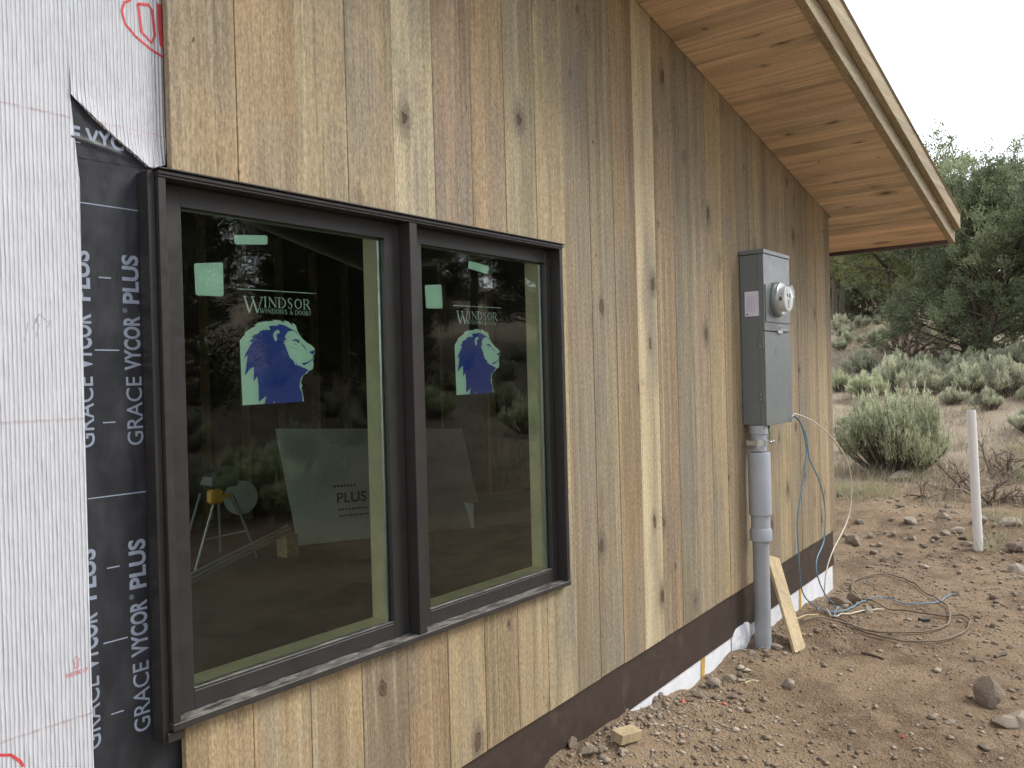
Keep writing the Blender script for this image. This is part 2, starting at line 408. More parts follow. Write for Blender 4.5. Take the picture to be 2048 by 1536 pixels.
M['saw_black'] = simple('black_plastic', (.03, .03, .03), .5)
M['alu'] = simple('aluminium_track', (.55, .56, .56), .35, .6)
M['foam_board'] = simple('rigid_foam_board', (.55, .57, .55), .6, 0, .06, 6)
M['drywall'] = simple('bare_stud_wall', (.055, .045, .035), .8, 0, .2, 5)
M['osb'] = simple('osb_sheathing', (.28, .19, .10), .8, 0, .3, 25)
M['roof_deck'] = simple('dark_roof_deck', (.055, .045, .035), .85, 0, .2, 6)
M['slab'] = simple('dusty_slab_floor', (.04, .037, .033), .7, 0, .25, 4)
M['cardboard'] = simple('torn_cardboard', (.20, .12, .07), .8)

def rock_mat(name, c1, c2, dust=.5):
    t = NT(name); P = t.obj(); r = t.info('Random')
    off = t.n.new('ShaderNodeCombineXYZ'); t.put(off.inputs[0], t.ma('MULTIPLY', r, 61)); Q = t.vm('ADD', P, off.outputs[0])
    c = t.mix(t.mapr(t.noise(Q, 2.2, 5, .65), .35, .65), c1, c2)
    c = t.mix(t.mapr(r, 0, 1, 0, .35), c, (.27, .19, .13))
    c = t.mix(t.ma('MULTIPLY', t.mapr(t.noise(Q, 16, 4, .7), .5, .75), .5), c, (.42, .36, .28))
    dp = t.n.new('ShaderNodeVectorMath'); dp.operation = 'DOT_PRODUCT'; t.put(dp.inputs[0], t.geo('Normal')); dp.inputs[1].default_value = (0, 0, 1)
    c = t.mix(t.ma('MULTIPLY', t.ma('MULTIPLY', t.mapr(dp.outputs['Value'], .2, .9), t.mapr(t.noise(Q, 5, 4, .6), .35, .6)), dust), c, (.36, .285, .20))
    return t.done(t.pbr(c, .85, 0, t.bump(t.noise(Q, 9, 6, .7), .6, .06), .3))
M['rock'] = rock_mat('grey_brown_rock', (.22, .185, .15), (.36, .305, .245))
M['rock_pale'] = rock_mat('pale_rock', (.42, .365, .30), (.56, .49, .41), .4)
M['rock_brown'] = rock_mat('brown_rock', (.20, .15, .11), (.30, .225, .165), .35)
def dirt():
    t = NT('yard_dirt'); P = t.geo('Position')
    n1 = t.noise(P, .9, 5, .6); n2 = t.noise(P, 6, 5, .65); n3 = t.noise(P, 40, 4, .7); n4 = t.noise(P, 160, 3, .7)
    c = t.mix(t.mapr(n1, .42, .58), (.255, .170, .105), (.43, .312, .200))
    c = t.mix(t.mapr(n2, .47, .62, 0, .8), c, (.45, .325, .212))
    c = t.mix(t.mapr(n2, .48, .30, 0, .75), c, (.195, .132, .084))
    c = t.mix(t.mapr(n3, .54, .64, 0, .75), c, (.38, .315, .24))
    c = t.mix(t.mapr(n4, .57, .66, 0, .75), c, (.45, .385, .30))
    c = t.mix(t.mapr(n4, .43, .33, 0, .8), c, (.10, .074, .053))
    # dry slope soil away from the dug yard
    sx = t.n.new('ShaderNodeSeparateXYZ'); t.put(sx.inputs[0], P)
    d2 = t.vm('SUBTRACT', P, (2, -1, 0)); ln = t.n.new('ShaderNodeVectorMath'); ln.operation = 'LENGTH'; t.put(ln.inputs[0], t.vm('MULTIPLY', d2, (1, 1, 0)))
    f = t.mapr(t.ma('ADD', ln.outputs['Value'], t.mapr(t.noise(P, .6, 4, .6), .3, .7, -2, 2)), 8.3, 11.5)
    s = t.mix(t.mapr(t.noise(P, .7, 5, .6), .35, .65), (.40, .315, .235), (.50, .42, .32))
    s = t.mix(t.mapr(t.noise(P, 3.1, 4, .6), .5, .7, 0, .6), s, (.39, .285, .21))
    s = t.mix(t.mapr(n3, .5, .7, 0, .5), s, (.56, .50, .38))
    c = t.mix(f, c, s)
    vo = t.voro(P, 55); v2 = t.voro(P, 17)
    h = t.ma('ADD', t.ma('ADD', t.ma('MULTIPLY', n3, .8), t.ma('MULTIPLY', n4, .35)), t.ma('ADD', t.ma('MULTIPLY', t.mapr(vo.outputs['Distance'], 0, .6, 1, 0), .22), t.ma('MULTIPLY', t.mapr(v2.outputs['Distance'], 0, .5, 1, 0), .15)))
    return t.done(t.pbr(c, .95, 0, t.bump(h, 1.0, .034), .2))
M['dirt'] = dirt()
def pebble():
    t = NT('pebbles'); v = t.attr('tone')
    c = t.ramp(v, [(0, (.20, .16, .12)), (.4, (.31, .25, .19)), (.75, (.43, .36, .285)), (1, (.60, .53, .44))])
    return t.done(t.pbr(c, .9, 0, None, .2))
M['pebble'] = pebble()
def leaf(name, c0, c1, c2, trans=.25):
    t = NT(name); v = t.attr('tone'); r = t.info('Random')
    c = t.ramp(v, [(0, c0), (.5, c1), (1, c2)])
    c = t.mix(1.0, c, t.mapr(r, 0, 1, .85, 1.15), 'MULTIPLY')
    a = t.pbr(c, .6, 0, None, .25)
    tl = t.n.new('ShaderNodeBsdfTranslucent'); t.put(tl.inputs[0], c)
    mx = t.n.new('ShaderNodeMixShader'); mx.inputs[0].default_value = trans; t.l.new(a, mx.inputs[1]); t.l.new(tl.outputs[0], mx.inputs[2])
    return t.done(mx.outputs[0])
M['juniper'] = leaf('juniper_foliage', (.125, .155, .095), (.215, .25, .15), (.34, .38, .23), .5)
M['pinyon'] = leaf('pinyon_needles', (.17, .20, .09), (.27, .31, .14), (.40, .44, .21), .55)
M['pine_dark'] = leaf('dark_pine_needles', (.035, .048, .028), (.060, .078, .042), (.11, .13, .07), .2)
M['sage'] = leaf('sagebrush_leaves', (.32, .33, .23), (.53, .545, .40), (.74, .76, .57), .38)
M['sage_green'] = leaf('green_sagebrush_leaves', (.31, .335, .205), (.53, .565, .37), (.77, .80, .58), .42)
M['grass_green'] = leaf('green_grass', (.29, .29, .17), (.42, .41, .25), (.56, .54, .37))
M['grass_dry'] = leaf('dry_grass', (.27, .23, .16), (.40, .35, .25), (.55, .49, .37))
M['bark'] = simple('grey_bark', (.12, .095, .075), .9, 0, .35, 12, .6, 25)
M['twig'] = simple('dead_wood', (.22, .17, .13), .9, 0, .35, 12, .5, 30)
M['stem'] = simple('sagebrush_stem', (.16, .13, .10), .9, 0, .3, 14)

# measured positions (metres)
D = {
 'cable_a': [[5.188,-0.13,1.424],[5.288,-0.13,1.393],[5.367,-0.129,1.319],[5.41,-0.128,1.235],[5.426,-0.127,1.17],[5.398,-0.125,1.075],[5.362,-0.123,0.993],[5.289,-0.121,0.845],[5.254,-0.118,0.733],[5.274,-0.115,0.565],[5.297,-0.112,0.403],[5.357,-0.108,0.273],[5.486,-0.104,0.186],[5.663,-0.104,0.109],[5.626,-0.166,0.099],[5.68,-0.22,0.089],[5.764,-0.247,0.085],[5.874,-0.256,0.085],[6.038,-0.261,0.085],[6.154,-0.281,0.083],[6.248,-0.331,0.075],[6.288,-0.395,0.066],[6.289,-0.497,0.056],[6.336,-0.59,0.052],[6.405,-0.655,0.051],[6.485,-0.69,0.051],[6.609,-0.697,0.052],[6.701,-0.7,0.053],[6.738,-0.729,0.054]],
 'cable_b': [[5.201,-0.125,1.42],[5.318,-0.125,1.379],[5.394,-0.126,1.317],[5.44,-0.128,1.246],[5.464,-0.13,1.134],[5.562,-0.133,1.04],[5.66,-0.137,0.933],[5.715,-0.141,0.806],[5.708,-0.146,0.701],[5.667,-0.151,0.586],[5.594,-0.157,0.534],[5.481,-0.164,0.491],[5.427,-0.172,0.444],[5.426,-0.18,0.378],[5.49,-0.189,0.278],[5.585,-0.198,0.194],[5.785,-0.198,0.095],[5.673,-0.207,0.092],[5.589,-0.226,0.087]],
 'cable_c': [[5.188,-0.13,1.432],[5.307,-0.13,1.418],[5.506,-0.13,1.376],[5.731,-0.131,1.309],[5.931,-0.131,1.228],[6.092,-0.132,1.148],[6.221,-0.133,1.066],[6.294,-0.134,0.99],[6.34,-0.135,0.898],[6.33,-0.136,0.771],[6.268,-0.138,0.663],[6.163,-0.139,0.587],[6.01,-0.141,0.522],[5.86,-0.143,0.461],[5.73,-0.145,0.376],[5.668,-0.148,0.283],[5.643,-0.15,0.184],[5.678,-0.15,0.105],[5.586,-0.214,0.092],[5.636,-0.25,0.085],[5.763,-0.288,0.079],[5.914,-0.336,0.073],[6.059,-0.411,0.064]],
 'cable_d': [[5.26,-0.126,0.103],[5.391,-0.202,0.091],[5.444,-0.292,0.074],[5.47,-0.373,0.061],[5.482,-0.455,0.052],[5.49,-0.547,0.045],[5.523,-0.64,0.042],[5.61,-0.729,0.042],[5.74,-0.81,0.043],[5.913,-0.831,0.045],[6.14,-0.808,0.048],[6.344,-0.748,0.05],[6.474,-0.673,0.052],[6.632,-0.579,0.056],[6.754,-0.489,0.061],[6.875,-0.384,0.071],[6.904,-0.287,0.083],[6.828,-0.203,0.097],[6.697,-0.134,0.11],[6.531,-0.099,0.117],[6.375,-0.113,0.116],[6.23,-0.18,0.104],[6.151,-0.261,0.088],[6.115,-0.344,0.073],[6.104,-0.44,0.06],[6.1,-0.541,0.052],[6.106,-0.658,0.049],[6.121,-0.791,0.048],[6.161,-0.868,0.048],[6.11,-0.924,0.047],[6.043,-0.944,0.046],[5.852,-0.95,0.044],[5.678,-0.928,0.042],[5.569,-0.897,0.041],[5.465,-0.814,0.04],[5.395,-0.724,0.04],[5.379,-0.621,0.041],[5.4,-0.506,0.047],[5.459,-0.395,0.058],[5.5,-0.306,0.072],[5.536,-0.23,0.087]],
 'rocks': [[4.682,-1.249,0.018,0.153],[4.455,-1.359,0.016,0.128],[4.515,-1.418,0.017,0.14],[5.91,-0.17,0.089,0.158],[6.108,-0.196,0.087,0.141],[2.903,0.019,0.074,0.105],[2.885,-0.063,0.071,0.079],[2.959,-0.085,0.07,0.059],[3.171,-0.028,0.076,0.044],[3.107,-0.03,0.076,0.035],[3.021,-0.154,0.061,0.052],[2.935,-0.058,0.072,0.038],[3.539,-0.033,0.08,0.062],[3.623,0.032,0.082,0.064],[3.669,0.018,0.082,0.054],[3.48,0.031,0.08,0.033],[3.773,-0.084,0.079,0.059],[3.865,-0.099,0.078,0.065],[4.102,-0.076,0.083,0.074],[4.2,-0.113,0.08,0.075],[3.954,-0.157,0.07,0.051],[3.431,-0.112,0.072,0.037],[3.312,-0.34,0.029,0.032],[3.153,-0.225,0.049,0.034],[3.353,-0.445,0.016,0.028],[3.341,0.017,0.079,0.032],[4.031,-0.201,0.063,0.046],[4.551,-0.094,0.086,0.057],[4.598,-0.16,0.077,0.057],[4.77,-0.153,0.08,0.07],[3.96,-0.136,0.074,0.056],[4.285,-0.141,0.077,0.043],[4.332,-0.382,0.034,0.084],[5.046,-0.405,0.039,0.041],[5.872,-0.205,0.083,0.068],[6.027,-0.243,0.077,0.056],[5.913,-0.346,0.057,0.068],[5.534,-0.592,0.031,0.044],[6.782,-0.728,0.042,0.066],[6.184,-0.966,0.035,0.046],[5.31,-1.1,0.025,0.062],[8.679,0.479,0.183,0.09],[8.793,0.213,0.198,0.079],[8.791,0.048,0.198,0.136],[8.414,0.098,0.142,0.085],[8.058,0.368,0.095,0.176],[8.307,-0.087,0.126,0.101],[8.341,-0.281,0.13,0.091],[8.611,-0.116,0.173,0.057],[8.696,-0.397,0.185,0.13],[8.322,-0.528,0.127,0.106],[9.225,-0.593,0.226,0.135],[9.056,-0.758,0.222,0.225],[8.362,-0.701,0.133,0.114],[8.282,-0.905,0.121,0.163],[8.51,-0.323,0.157,0.115],[11.953,0.896,0.234,0.399],[12.462,1.503,0.246,0.128],[12.892,1.517,0.252,0.11],[13.69,0.771,0.259,0.186],[9.668,-0.119,0.226,0.115],[9.012,-0.021,0.22,0.059],[8.119,0.155,0.101,0.073],[8.462,0.19,0.149,0.057],[8.313,0.277,0.127,0.066],[8.274,0.504,0.121,0.067],[8.177,-0.22,0.107,0.054],[6.75,-0.978,0.041,0.057],[6.89,-1.083,0.043,0.071],[6.575,-1.164,0.039,0.061],[4.345,-1.145,0.015,0.047],[4.15,-1.321,0.013,0.057],[3.957,-1.079,0.011,0.026],[3.969,-0.687,0.012,0.023],[3.944,-0.482,0.019,0.022],[4.306,-0.773,0.015,0.025],[3.826,-0.842,0.009,0.024],[3.62,-0.417,0.022,0.023],[7.471,-0.627,0.05,0.056],[7.308,-0.122,0.082,0.041],[7.529,-1.034,0.05,0.054],[3.657,-0.766,0.008,0.026],[6.058,-1.066,0.034,0.048],[5.646,-1.217,0.029,0.053],[5.044,-0.963,0.022,0.033],[4.456,-1.21,0.016,0.033],[4.989,-1.338,0.022,0.031]],
 'sage': [[12.444,1.072,0.241,1.494],[25.018,4.971,1.566,1.026],[35.347,8.677,3.063,1.022],[42.348,10.823,4.069,1.347],[42.187,10.209,4.025,1.209],[28.723,6.724,2.112,0.665],[31.21,6.745,2.442,0.427],[29.641,6.099,2.211,0.336],[21.068,4.42,1.051,0.671],[20.032,3.499,0.896,0.968],[21.02,3.261,1.009,1.082],[20.974,2.444,0.983,0.961],[21.176,1.813,0.995,1.039],[19.633,1.682,0.805,0.674],[25.245,2.08,1.522,0.731],[24.077,2.327,1.374,0.796],[21.562,1.374,1.036,0.905],[20.688,0.881,0.92,1.201],[25.835,1.212,1.587,1.219],[19.104,0.926,0.731,0.66],[22.466,2.811,1.177,0.736],[23.68,3.671,1.354,0.92],[41.846,9.019,3.939,1.085],[46.281,10.777,4.581,1.105],[13.041,0.975,0.248,0.302],[14.445,2.038,0.304,0.758],[16.841,2.958,0.52,0.485],[15.41,1.152,0.344,0.519],[26.259,2.965,1.673,0.634],[21.586,0.656,1.029,0.885],[54.121,13.761,5.683,1.243],[59.436,14.647,6.364,1.219],[32.072,6.327,2.543,0.541],[23.444,3.195,1.311,0.643],[27.976,5.125,1.958,0.533],[24.201,5.227,1.47,0.559],[12.413,-0.464,0.231,0.318]],
 'trees': [[27.585,2.49,1.841],[29.716,5.051,2.187],[42.781,10.475,4.113],[26.539,0.72,1.676],[42.328,8.964,4.001]],
 'pole': [[8.185,-0.644,0.106],[0,0,1.319]],
 'dead': [[10.962,-0.083,0.226],[12.565,-0.215,0.233],[10.102,-0.49,0.226],[10.14,0.197,0.226],[27.936,4.035,1.922],[10.406,-0.301,0.226]],
 'grass_green': [[10.481,0.843,0.226],[9.98,0.496,0.226],[10.157,1.007,0.226],[11.87,0.839,0.233],[9.076,-0.805,0.223],[8.554,-0.755,0.164],[35.998,7.956,3.123],[15.52,-0.012,0.34],[10.311,1.168,0.226],[13.997,-0.259,0.259]],
 'small': {"offcut":[3.102,-0.128,0.066],"tab1":[3.706,-0.091,0.077],"tab2":[3.916,-0.209,0.06],"red":[4.045,-1.005,0.012],"black":[5.988,-0.68,0.034],"stick1":[5.075,-0.547,0.028],"stick2":[5.039,-0.672,0.024],"shard":[4.236,-0.234,0.059],"st1":[5.331,-0.071,0.097],"st2":[5.557,-0.134,0.092],"boltA":[5.389,-1.178,0.026],"boltB":[5.481,-1.214,0.027]},
 'lion': {"mint":[[1.374,1.643],[1.371,1.823],[1.379,1.832],[1.39,1.844],[1.387,1.846],[1.408,1.858],[1.426,1.866],[1.419,1.867],[1.432,1.875],[1.452,1.879],[1.485,1.882],[1.481,1.885],[1.506,1.885],[1.522,1.877],[1.52,1.885],[1.536,1.882],[1.552,1.87],[1.549,1.879],[1.562,1.873],[1.567,1.858],[1.571,1.85],[1.583,1.835],[1.602,1.821],[1.621,1.812],[1.629,1.805],[1.631,1.789],[1.624,1.782],[1.626,1.773],[1.622,1.768],[1.624,1.756],[1.621,1.742],[1.606,1.737],[1.597,1.727],[1.593,1.729],[1.581,1.717],[1.575,1.701],[1.582,1.693],[1.576,1.688],[1.582,1.667],[1.585,1.646]],"blue":[[1.446,1.644],[1.476,1.644],[1.478,1.651],[1.482,1.644],[1.574,1.645],[1.58,1.646],[1.579,1.67],[1.57,1.688],[1.571,1.699],[1.576,1.717],[1.589,1.727],[1.604,1.739],[1.59,1.746],[1.571,1.75],[1.556,1.755],[1.55,1.768],[1.538,1.776],[1.531,1.793],[1.523,1.812],[1.517,1.82],[1.524,1.82],[1.517,1.827],[1.529,1.826],[1.522,1.837],[1.53,1.849],[1.54,1.855],[1.558,1.855],[1.572,1.842],[1.565,1.853],[1.554,1.857],[1.543,1.862],[1.524,1.87],[1.509,1.873],[1.498,1.873],[1.501,1.869],[1.476,1.868],[1.467,1.865],[1.472,1.859],[1.473,1.856],[1.448,1.855],[1.434,1.849],[1.436,1.846],[1.417,1.84],[1.41,1.834],[1.415,1.832],[1.402,1.822],[1.411,1.819],[1.4,1.804],[1.391,1.791],[1.382,1.774],[1.395,1.783],[1.39,1.757],[1.384,1.725],[1.4,1.743],[1.414,1.75],[1.412,1.708],[1.424,1.723],[1.428,1.697],[1.427,1.65],[1.453,1.667]],"nose":[[1.608,1.793],[1.618,1.797],[1.63,1.799],[1.628,1.789],[1.623,1.786],[1.616,1.789]],"eye":[[1.545,1.826],[1.561,1.832],[1.571,1.829],[1.576,1.821],[1.567,1.82],[1.562,1.826],[1.552,1.825]],"tear":[[1.575,1.822],[1.588,1.814],[1.596,1.805],[1.6,1.796],[1.593,1.805],[1.585,1.812]],"brow":[[1.553,1.822],[1.561,1.816],[1.563,1.812],[1.56,1.814]],"mouth":[[1.58,1.76],[1.599,1.763],[1.613,1.769],[1.621,1.775],[1.622,1.785],[1.624,1.785],[1.623,1.773],[1.607,1.762],[1.59,1.754],[1.582,1.757]],"jaw":[[1.558,1.763],[1.564,1.754],[1.584,1.75],[1.571,1.75],[1.56,1.754]],"ear":[[1.481,1.84],[1.484,1.849],[1.491,1.855],[1.499,1.857],[1.505,1.851],[1.502,1.845],[1.496,1.847],[1.493,1.838],[1.496,1.831],[1.49,1.822],[1.484,1.83]],"line":[[1.368,1.968],[1.641,1.972],[1.641,1.97],[1.368,1.966]]},
 'pads': [[[1.238,2.026],[1.324,2.036],[1.324,1.943],[1.24,1.941]],[[1.362,2.116],[1.471,2.127],[1.471,2.101],[1.363,2.09]],[[2.113,2.03],[2.197,2.038],[2.201,1.953],[2.117,1.949]],[[2.349,2.137],[2.464,2.127],[2.46,2.095],[2.345,2.108]]],
 'oval': [[1.17,2.547],[1.13,2.561],[1.091,2.582],[1.066,2.604],[1.058,2.634],[1.065,2.657],[1.083,2.67]],
 'Dlet': [[1.1,2.665],[1.108,2.597],[1.134,2.577],[1.143,2.6],[1.137,2.662],[1.128,2.672]],
 'U': [[1.157,2.684],[1.158,2.618],[1.16,2.58],[1.173,2.568]],
 'pencil': [[[0.819,1.854],[0.81,1.808]],[[0.835,1.86],[0.844,1.874],[0.83,1.843],[0.836,1.82],[0.843,1.849],[0.835,1.86]],[[0.85,1.881],[0.848,1.869],[0.858,1.861]],[[0.858,1.855],[0.869,1.861],[0.861,1.844]]]}

# ================================================================== GROUND
def build_ground():
    n = 640
    u = np.linspace(-1, 1, n)
    def warp(c, a, ext): 
        b = math.asinh(ext/a); return c+a*np.sinh(b*u)
    X, Y = np.meshgrid(warp(5.0, 1.5, 520), warp(-.8, 1.1, 520), indexing='ij')
    Z = ground_z(X, Y)
    V = np.stack([X.ravel(), Y.ravel(), Z.ravel()], 1)
    i = np.arange(n*n).reshape(n, n)
    F = np.stack([i[:-1, :-1].ravel(), i[1:, :-1].ravel(), i[1:, 1:].ravel(), i[:-1, 1:].ravel()], 1)
    o = tri_object('ground', V, F, M['dirt'], smooth=True)
    return tag(o, 'bare brown dirt yard rising to a dry sagebrush slope', kind='structure')
build_ground()

# ================================================================== HOUSE
def roof_z(x): return 4.311-.23*x              # underside of the sloping soffit
def base_z(x): return .33+.0425*(x-2.2)        # cut lower ends of the siding
house = empty('house', (3.0, 0.0, 0.0))
tag(house, 'new house clad in vertical tan wood boards with a white wrapped corner', 'house')

# ---- walls behind the siding (openings left for the windows and, unseen, for added room light), floor
WX0, WX1, WZ0, WZ1 = 1.105, 2.857, .84, 2.24
b = MB()
def wall_piece(x0, x1, z0, z1): b.slab([(x0, z0), (x1, z0), (x1, z1 if z1 is not None else roof_z(x1)+.02), (x0, z1 if z1 is not None else roof_z(x0)+.02)], .044, .16)
wall_piece(-.6, WX0, -.2, None); wall_piece(-4.0, -3.4, -.2, None); wall_piece(-3.399, -.601, -.2, .44); wall_piece(-3.399, -.601, 2.55, None); wall_piece(WX0, WX1, -.2, WZ0); wall_piece(WX0, WX1, WZ1, None); wall_piece(WX1, 6.36, -.2, None)  # gap left of the window: unseen opening added to light the room
wall = b.build('sheathed_wall', M['osb'], house)
b = MB()
b.box(6.22, 6.36, .162, 5.0, -.2, 2.86)                    # far gable end, back wall with an unseen wide opening added to light the room, near end
b.slab([(-3.86, -.2), (-3.6, -.2), (-3.6, roof_z(-3.6)), (-3.86, roof_z(-3.86))], 4.86, 5.0)
b.slab([(2.6, -.2), (6.21, -.2), (6.21, roof_z(6.21)), (2.6, roof_z(2.6))], 4.86, 5.0)
b.slab([(-3.59, 3.2), (2.59, 3.2), (2.59, roof_z(2.59)), (-3.59, roof_z(-3.59))], 4.86, 5.0)
b.slab([(-3.59, -.2), (2.59, -.2), (2.59, .5), (-3.59, .5)], 4.86, 5.0)
b.box(-4.0, -3.87, .162, 5.0, -.2, 5.1)
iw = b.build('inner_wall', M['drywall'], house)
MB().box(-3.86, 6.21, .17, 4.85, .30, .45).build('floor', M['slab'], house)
# studs seen through the glass
for k in range(9):
    x = 2.55+k*.41
    if x < 6.1: MB().box(x, x+.04, 4.77, 4.855, .452, roof_z(x)-.05).build('stud', M['osb'], iw)
for k in range(7):
    y = .7+k*.6
    MB().box(6.13, 6.215, y, y+.04, .452, roof_z(6.2)-.02).build('stud', M['osb'], iw)

# ---- siding boards
PITCH, X0 = .1965, 1.157
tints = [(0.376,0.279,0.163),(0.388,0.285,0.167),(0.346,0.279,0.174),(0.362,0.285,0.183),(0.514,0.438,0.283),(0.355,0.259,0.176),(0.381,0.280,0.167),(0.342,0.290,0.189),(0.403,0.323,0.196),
         (0.279,0.224,0.150),(0.285,0.235,0.156),(0.319,0.235,0.139),(0.501,0.413,0.268),(0.284,0.208,0.131),(0.265,0.224,0.155),(0.304,0.241,0.165),(0.376,0.291,0.171),(0.349,0.266,0.161),  # from here on board colours are darkened to carry the eave shade
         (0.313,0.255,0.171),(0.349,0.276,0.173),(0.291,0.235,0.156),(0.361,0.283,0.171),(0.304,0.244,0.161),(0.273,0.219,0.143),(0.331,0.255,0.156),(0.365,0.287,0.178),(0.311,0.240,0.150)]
low_tints = [(0.347,0.258,0.148),(0.364,0.275,0.160),(0.354,0.263,0.152),(0.229,0.180,0.122),(0.311,0.225,0.132),(0.355,0.275,0.160),(0.278,0.212,0.125),(0.344,0.267,0.160),(0.350,0.275,0.164)]
rnd = random.Random(4)
G = .0016
nb = int(round((6.385-X0)/PITCH))
for i in range(nb):
    xa, xb = X0+i*PITCH, X0+(i+1)*PITCH
    if i == nb-1: xb = 6.387
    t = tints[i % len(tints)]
    yo = rnd.uniform(-.0022, .0018); s0 = rnd.uniform(-.004, .004)
    G = rnd.choice((.0005, .0010, .0018))
    a, c = xa+G, xb-.0005
    zb = base_z(a)+s0*.4
    top = lambda x: roof_z(x)+.015
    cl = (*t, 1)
    if c <= WX1+.001:                                   # cut by the window: one piece above, one below
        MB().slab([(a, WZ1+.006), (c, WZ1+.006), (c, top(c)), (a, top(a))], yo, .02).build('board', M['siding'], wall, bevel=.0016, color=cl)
        tl = low_tints[i % len(low_tints)]
        yo2 = rnd.uniform(-.0022, .0018)
        MB().slab([(a-(.006 if i == 0 else 0), zb), (c, zb+.0425*PITCH), (c, WZ0-.004), (a-(.006 if i == 0 else 0), WZ0-.004)], yo2, .02).build('board', M['siding'], wall, bevel=.0016, color=(*tl, 1))
    elif a < WX1:                                       # notched round the window corner
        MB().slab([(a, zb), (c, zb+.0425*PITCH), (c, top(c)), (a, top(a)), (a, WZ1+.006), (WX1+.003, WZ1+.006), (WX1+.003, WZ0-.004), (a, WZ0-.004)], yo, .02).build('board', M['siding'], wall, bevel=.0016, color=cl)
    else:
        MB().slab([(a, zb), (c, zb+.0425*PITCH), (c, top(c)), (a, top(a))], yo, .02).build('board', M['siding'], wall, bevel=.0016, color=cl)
# furring strip behind the first board shows at its cut edge
MB().box(1.166, 1.20, .021, .036, 2.30, roof_z(1.18)).build('furring_strip', M['osb'], wall)

# ---- brown flashing and white foundation insulation
fl = lambda x: .129+(x-2.97)*.0364
xs = [1.17, 2.2, 3.0, 3.58, 4.2, 4.76, 5.5, 6.355]
MB().slab([(x, fl(x)) for x in xs]+[(6.355, .60), (1.17, .45)], .010, .014).build('base_flashing', M['flash'], house)
fnd = MB(); fnd.slab([(1.0, -.25), (6.345, -.25), (6.345, .56), (1.0, .42)], .0165, .040); fnd = fnd.build('foundation_insulation', M['foam_white'], house)
# crumpled end of the insulation facing beside the conduit
rr = random.Random(9); b = MB(); nx, nz = 16, 8
pts = [[(4.52+.27*i/nx, .012-.034*math.sin(math.pi*j/nz)*(.4+.6*rr.random())*math.sin(math.pi*i/nx), .02+.21*j/nz+rr.uniform(-.004, .004)) for j in range(nz+1)] for i in range(nx+1)]
flat_ = [p for q in pts for p in q]
b.add(flat_, [(i*(nz+1)+j, (i+1)*(nz+1)+j, (i+1)*(nz+1)+j+1, i*(nz+1)+j+1) for i in range(nx) for j in range(nz)])
b.build('loose_facing', M['foam_white'], fnd)
for x0, w in ((4.12, .045), (5.62, .04)):
    MB().slab([(x0, .02), (x0+w, .06), (x0+w+.015, fl(x0)+.03), (x0+.012, fl(x0)+.03)], .0135, .0155).build('tape', M['tape_yellow'], fnd)

# ---- text helper (built-in Blender font, turned into mesh)
def text_shape(body, height, width=None, offset=0.0, space=1.0):
    cu = bpy.data.curves.new('text', 'FONT'); cu.body = body; cu.size = 1.0; cu.offset = offset; cu.resolution_u = 4; cu.space_character = space
    o = bpy.data.objects.new('text', cu); col.objects.link(o)
    dg = bpy.context.evaluated_depsgraph_get(); me = bpy.data.meshes.new_from_object(o.evaluated_get(dg))
    V = np.array([v.co[:2] for v in me.vertices]); F = [tuple(p.vertices) for p in me.polygons]
    bpy.data.objects.remove(o); bpy.data.curves.remove(cu); bpy.data.meshes.remove(me)
    V = V-V.min(0); ext = V.max(0)
    V[:, 1] *= height/ext[1]; V[:, 0] *= (width/ext[0] if width else height/ext[1])
    return V, F
def on_wall(b, V, F, o, du, dv, y, mat=0):
    """lay 2-D shapes on the wall plane: origin o (x, z), text axes du and dv"""
    b.add([(o[0]+p[0]*du[0]+p[1]*dv[0], y, o[1]+p[0]*du[1]+p[1]*dv[1]) for p in V], F, mat)
def strip(b, p, q, w, y, mat=0):
    d = Vector((q[0]-p[0], q[1]-p[1])); d.normalize(); n = Vector((-d.y, d.x))*w/2
    b.add([(p[0]+n.x, y, p[1]+n.y), (p[0]-n.x, y, p[1]-n.y), (q[0]-n.x, y, q[1]-n.y), (q[0]+n.x, y, q[1]+n.y)], [(0, 1, 2, 3)], mat)
def ribbon(b, pts, w, y, mat=0):
    P = [Vector(p) for p in pts]; L, R = [], []
    for i, p in enumerate(P):
        d = (P[min(i+1, len(P)-1)]-P[max(i-1, 0)]).normalized(); n = Vector((-d.y, d.x))*w/2
        L.append((p.x+n.x, y, p.y+n.y)); R.append((p.x-n.x, y, p.y-n.y))
    k = len(P); b.add(L+R, [(i, i+1, k+i+1, k+i) for i in range(k-1)], mat)

# ---- black self-adhesive membrane beside the window with its printed lettering
b = MB(); b.slab([(.90, -.1), (1.20, -.1), (1.20, .838), (1.104, .838), (1.104, 2.27), (.90, 2.27)], .0385, .0405)
mem = b.build('flashing_membrane', M['membrane'], house)
up, lf = (0, 1), (-1, 0)
def legend(x_right, z0, z1, h, y):
    """GRACE VYCOR (R) PLUS reading upwards; letters' feet on the right side"""
    L = z1-z0; q = MB()
    for body, s0, s1, hh, off, base in (('GRACE', 0, .36, h*.95, .004, 0), ('VYCOR', .395, .68, h, .030, 0), ('PLUS', .745, 1.0, h, .030, 0)):
        V, F = text_shape(body, hh, L*(s1-s0), off); on_wall(q, V, F, (x_right, z0+L*s0), up, lf, y)
    V, F = text_shape('®', h*.26, h*.26); on_wall(q, V, F, (x_right-h*.76, z0+L*.695), up, lf, y)
    return q.build('lettering', M['print'], mem)
legend(1.081, .842, 1.322, .044, .0379); legend(1.084, 1.557, 2.030, .043, .0379)
legend(.957, .84, 1.318, .044, .0379); legend(.963, 1.56, 2.03, .043, .0379)
b = MB()
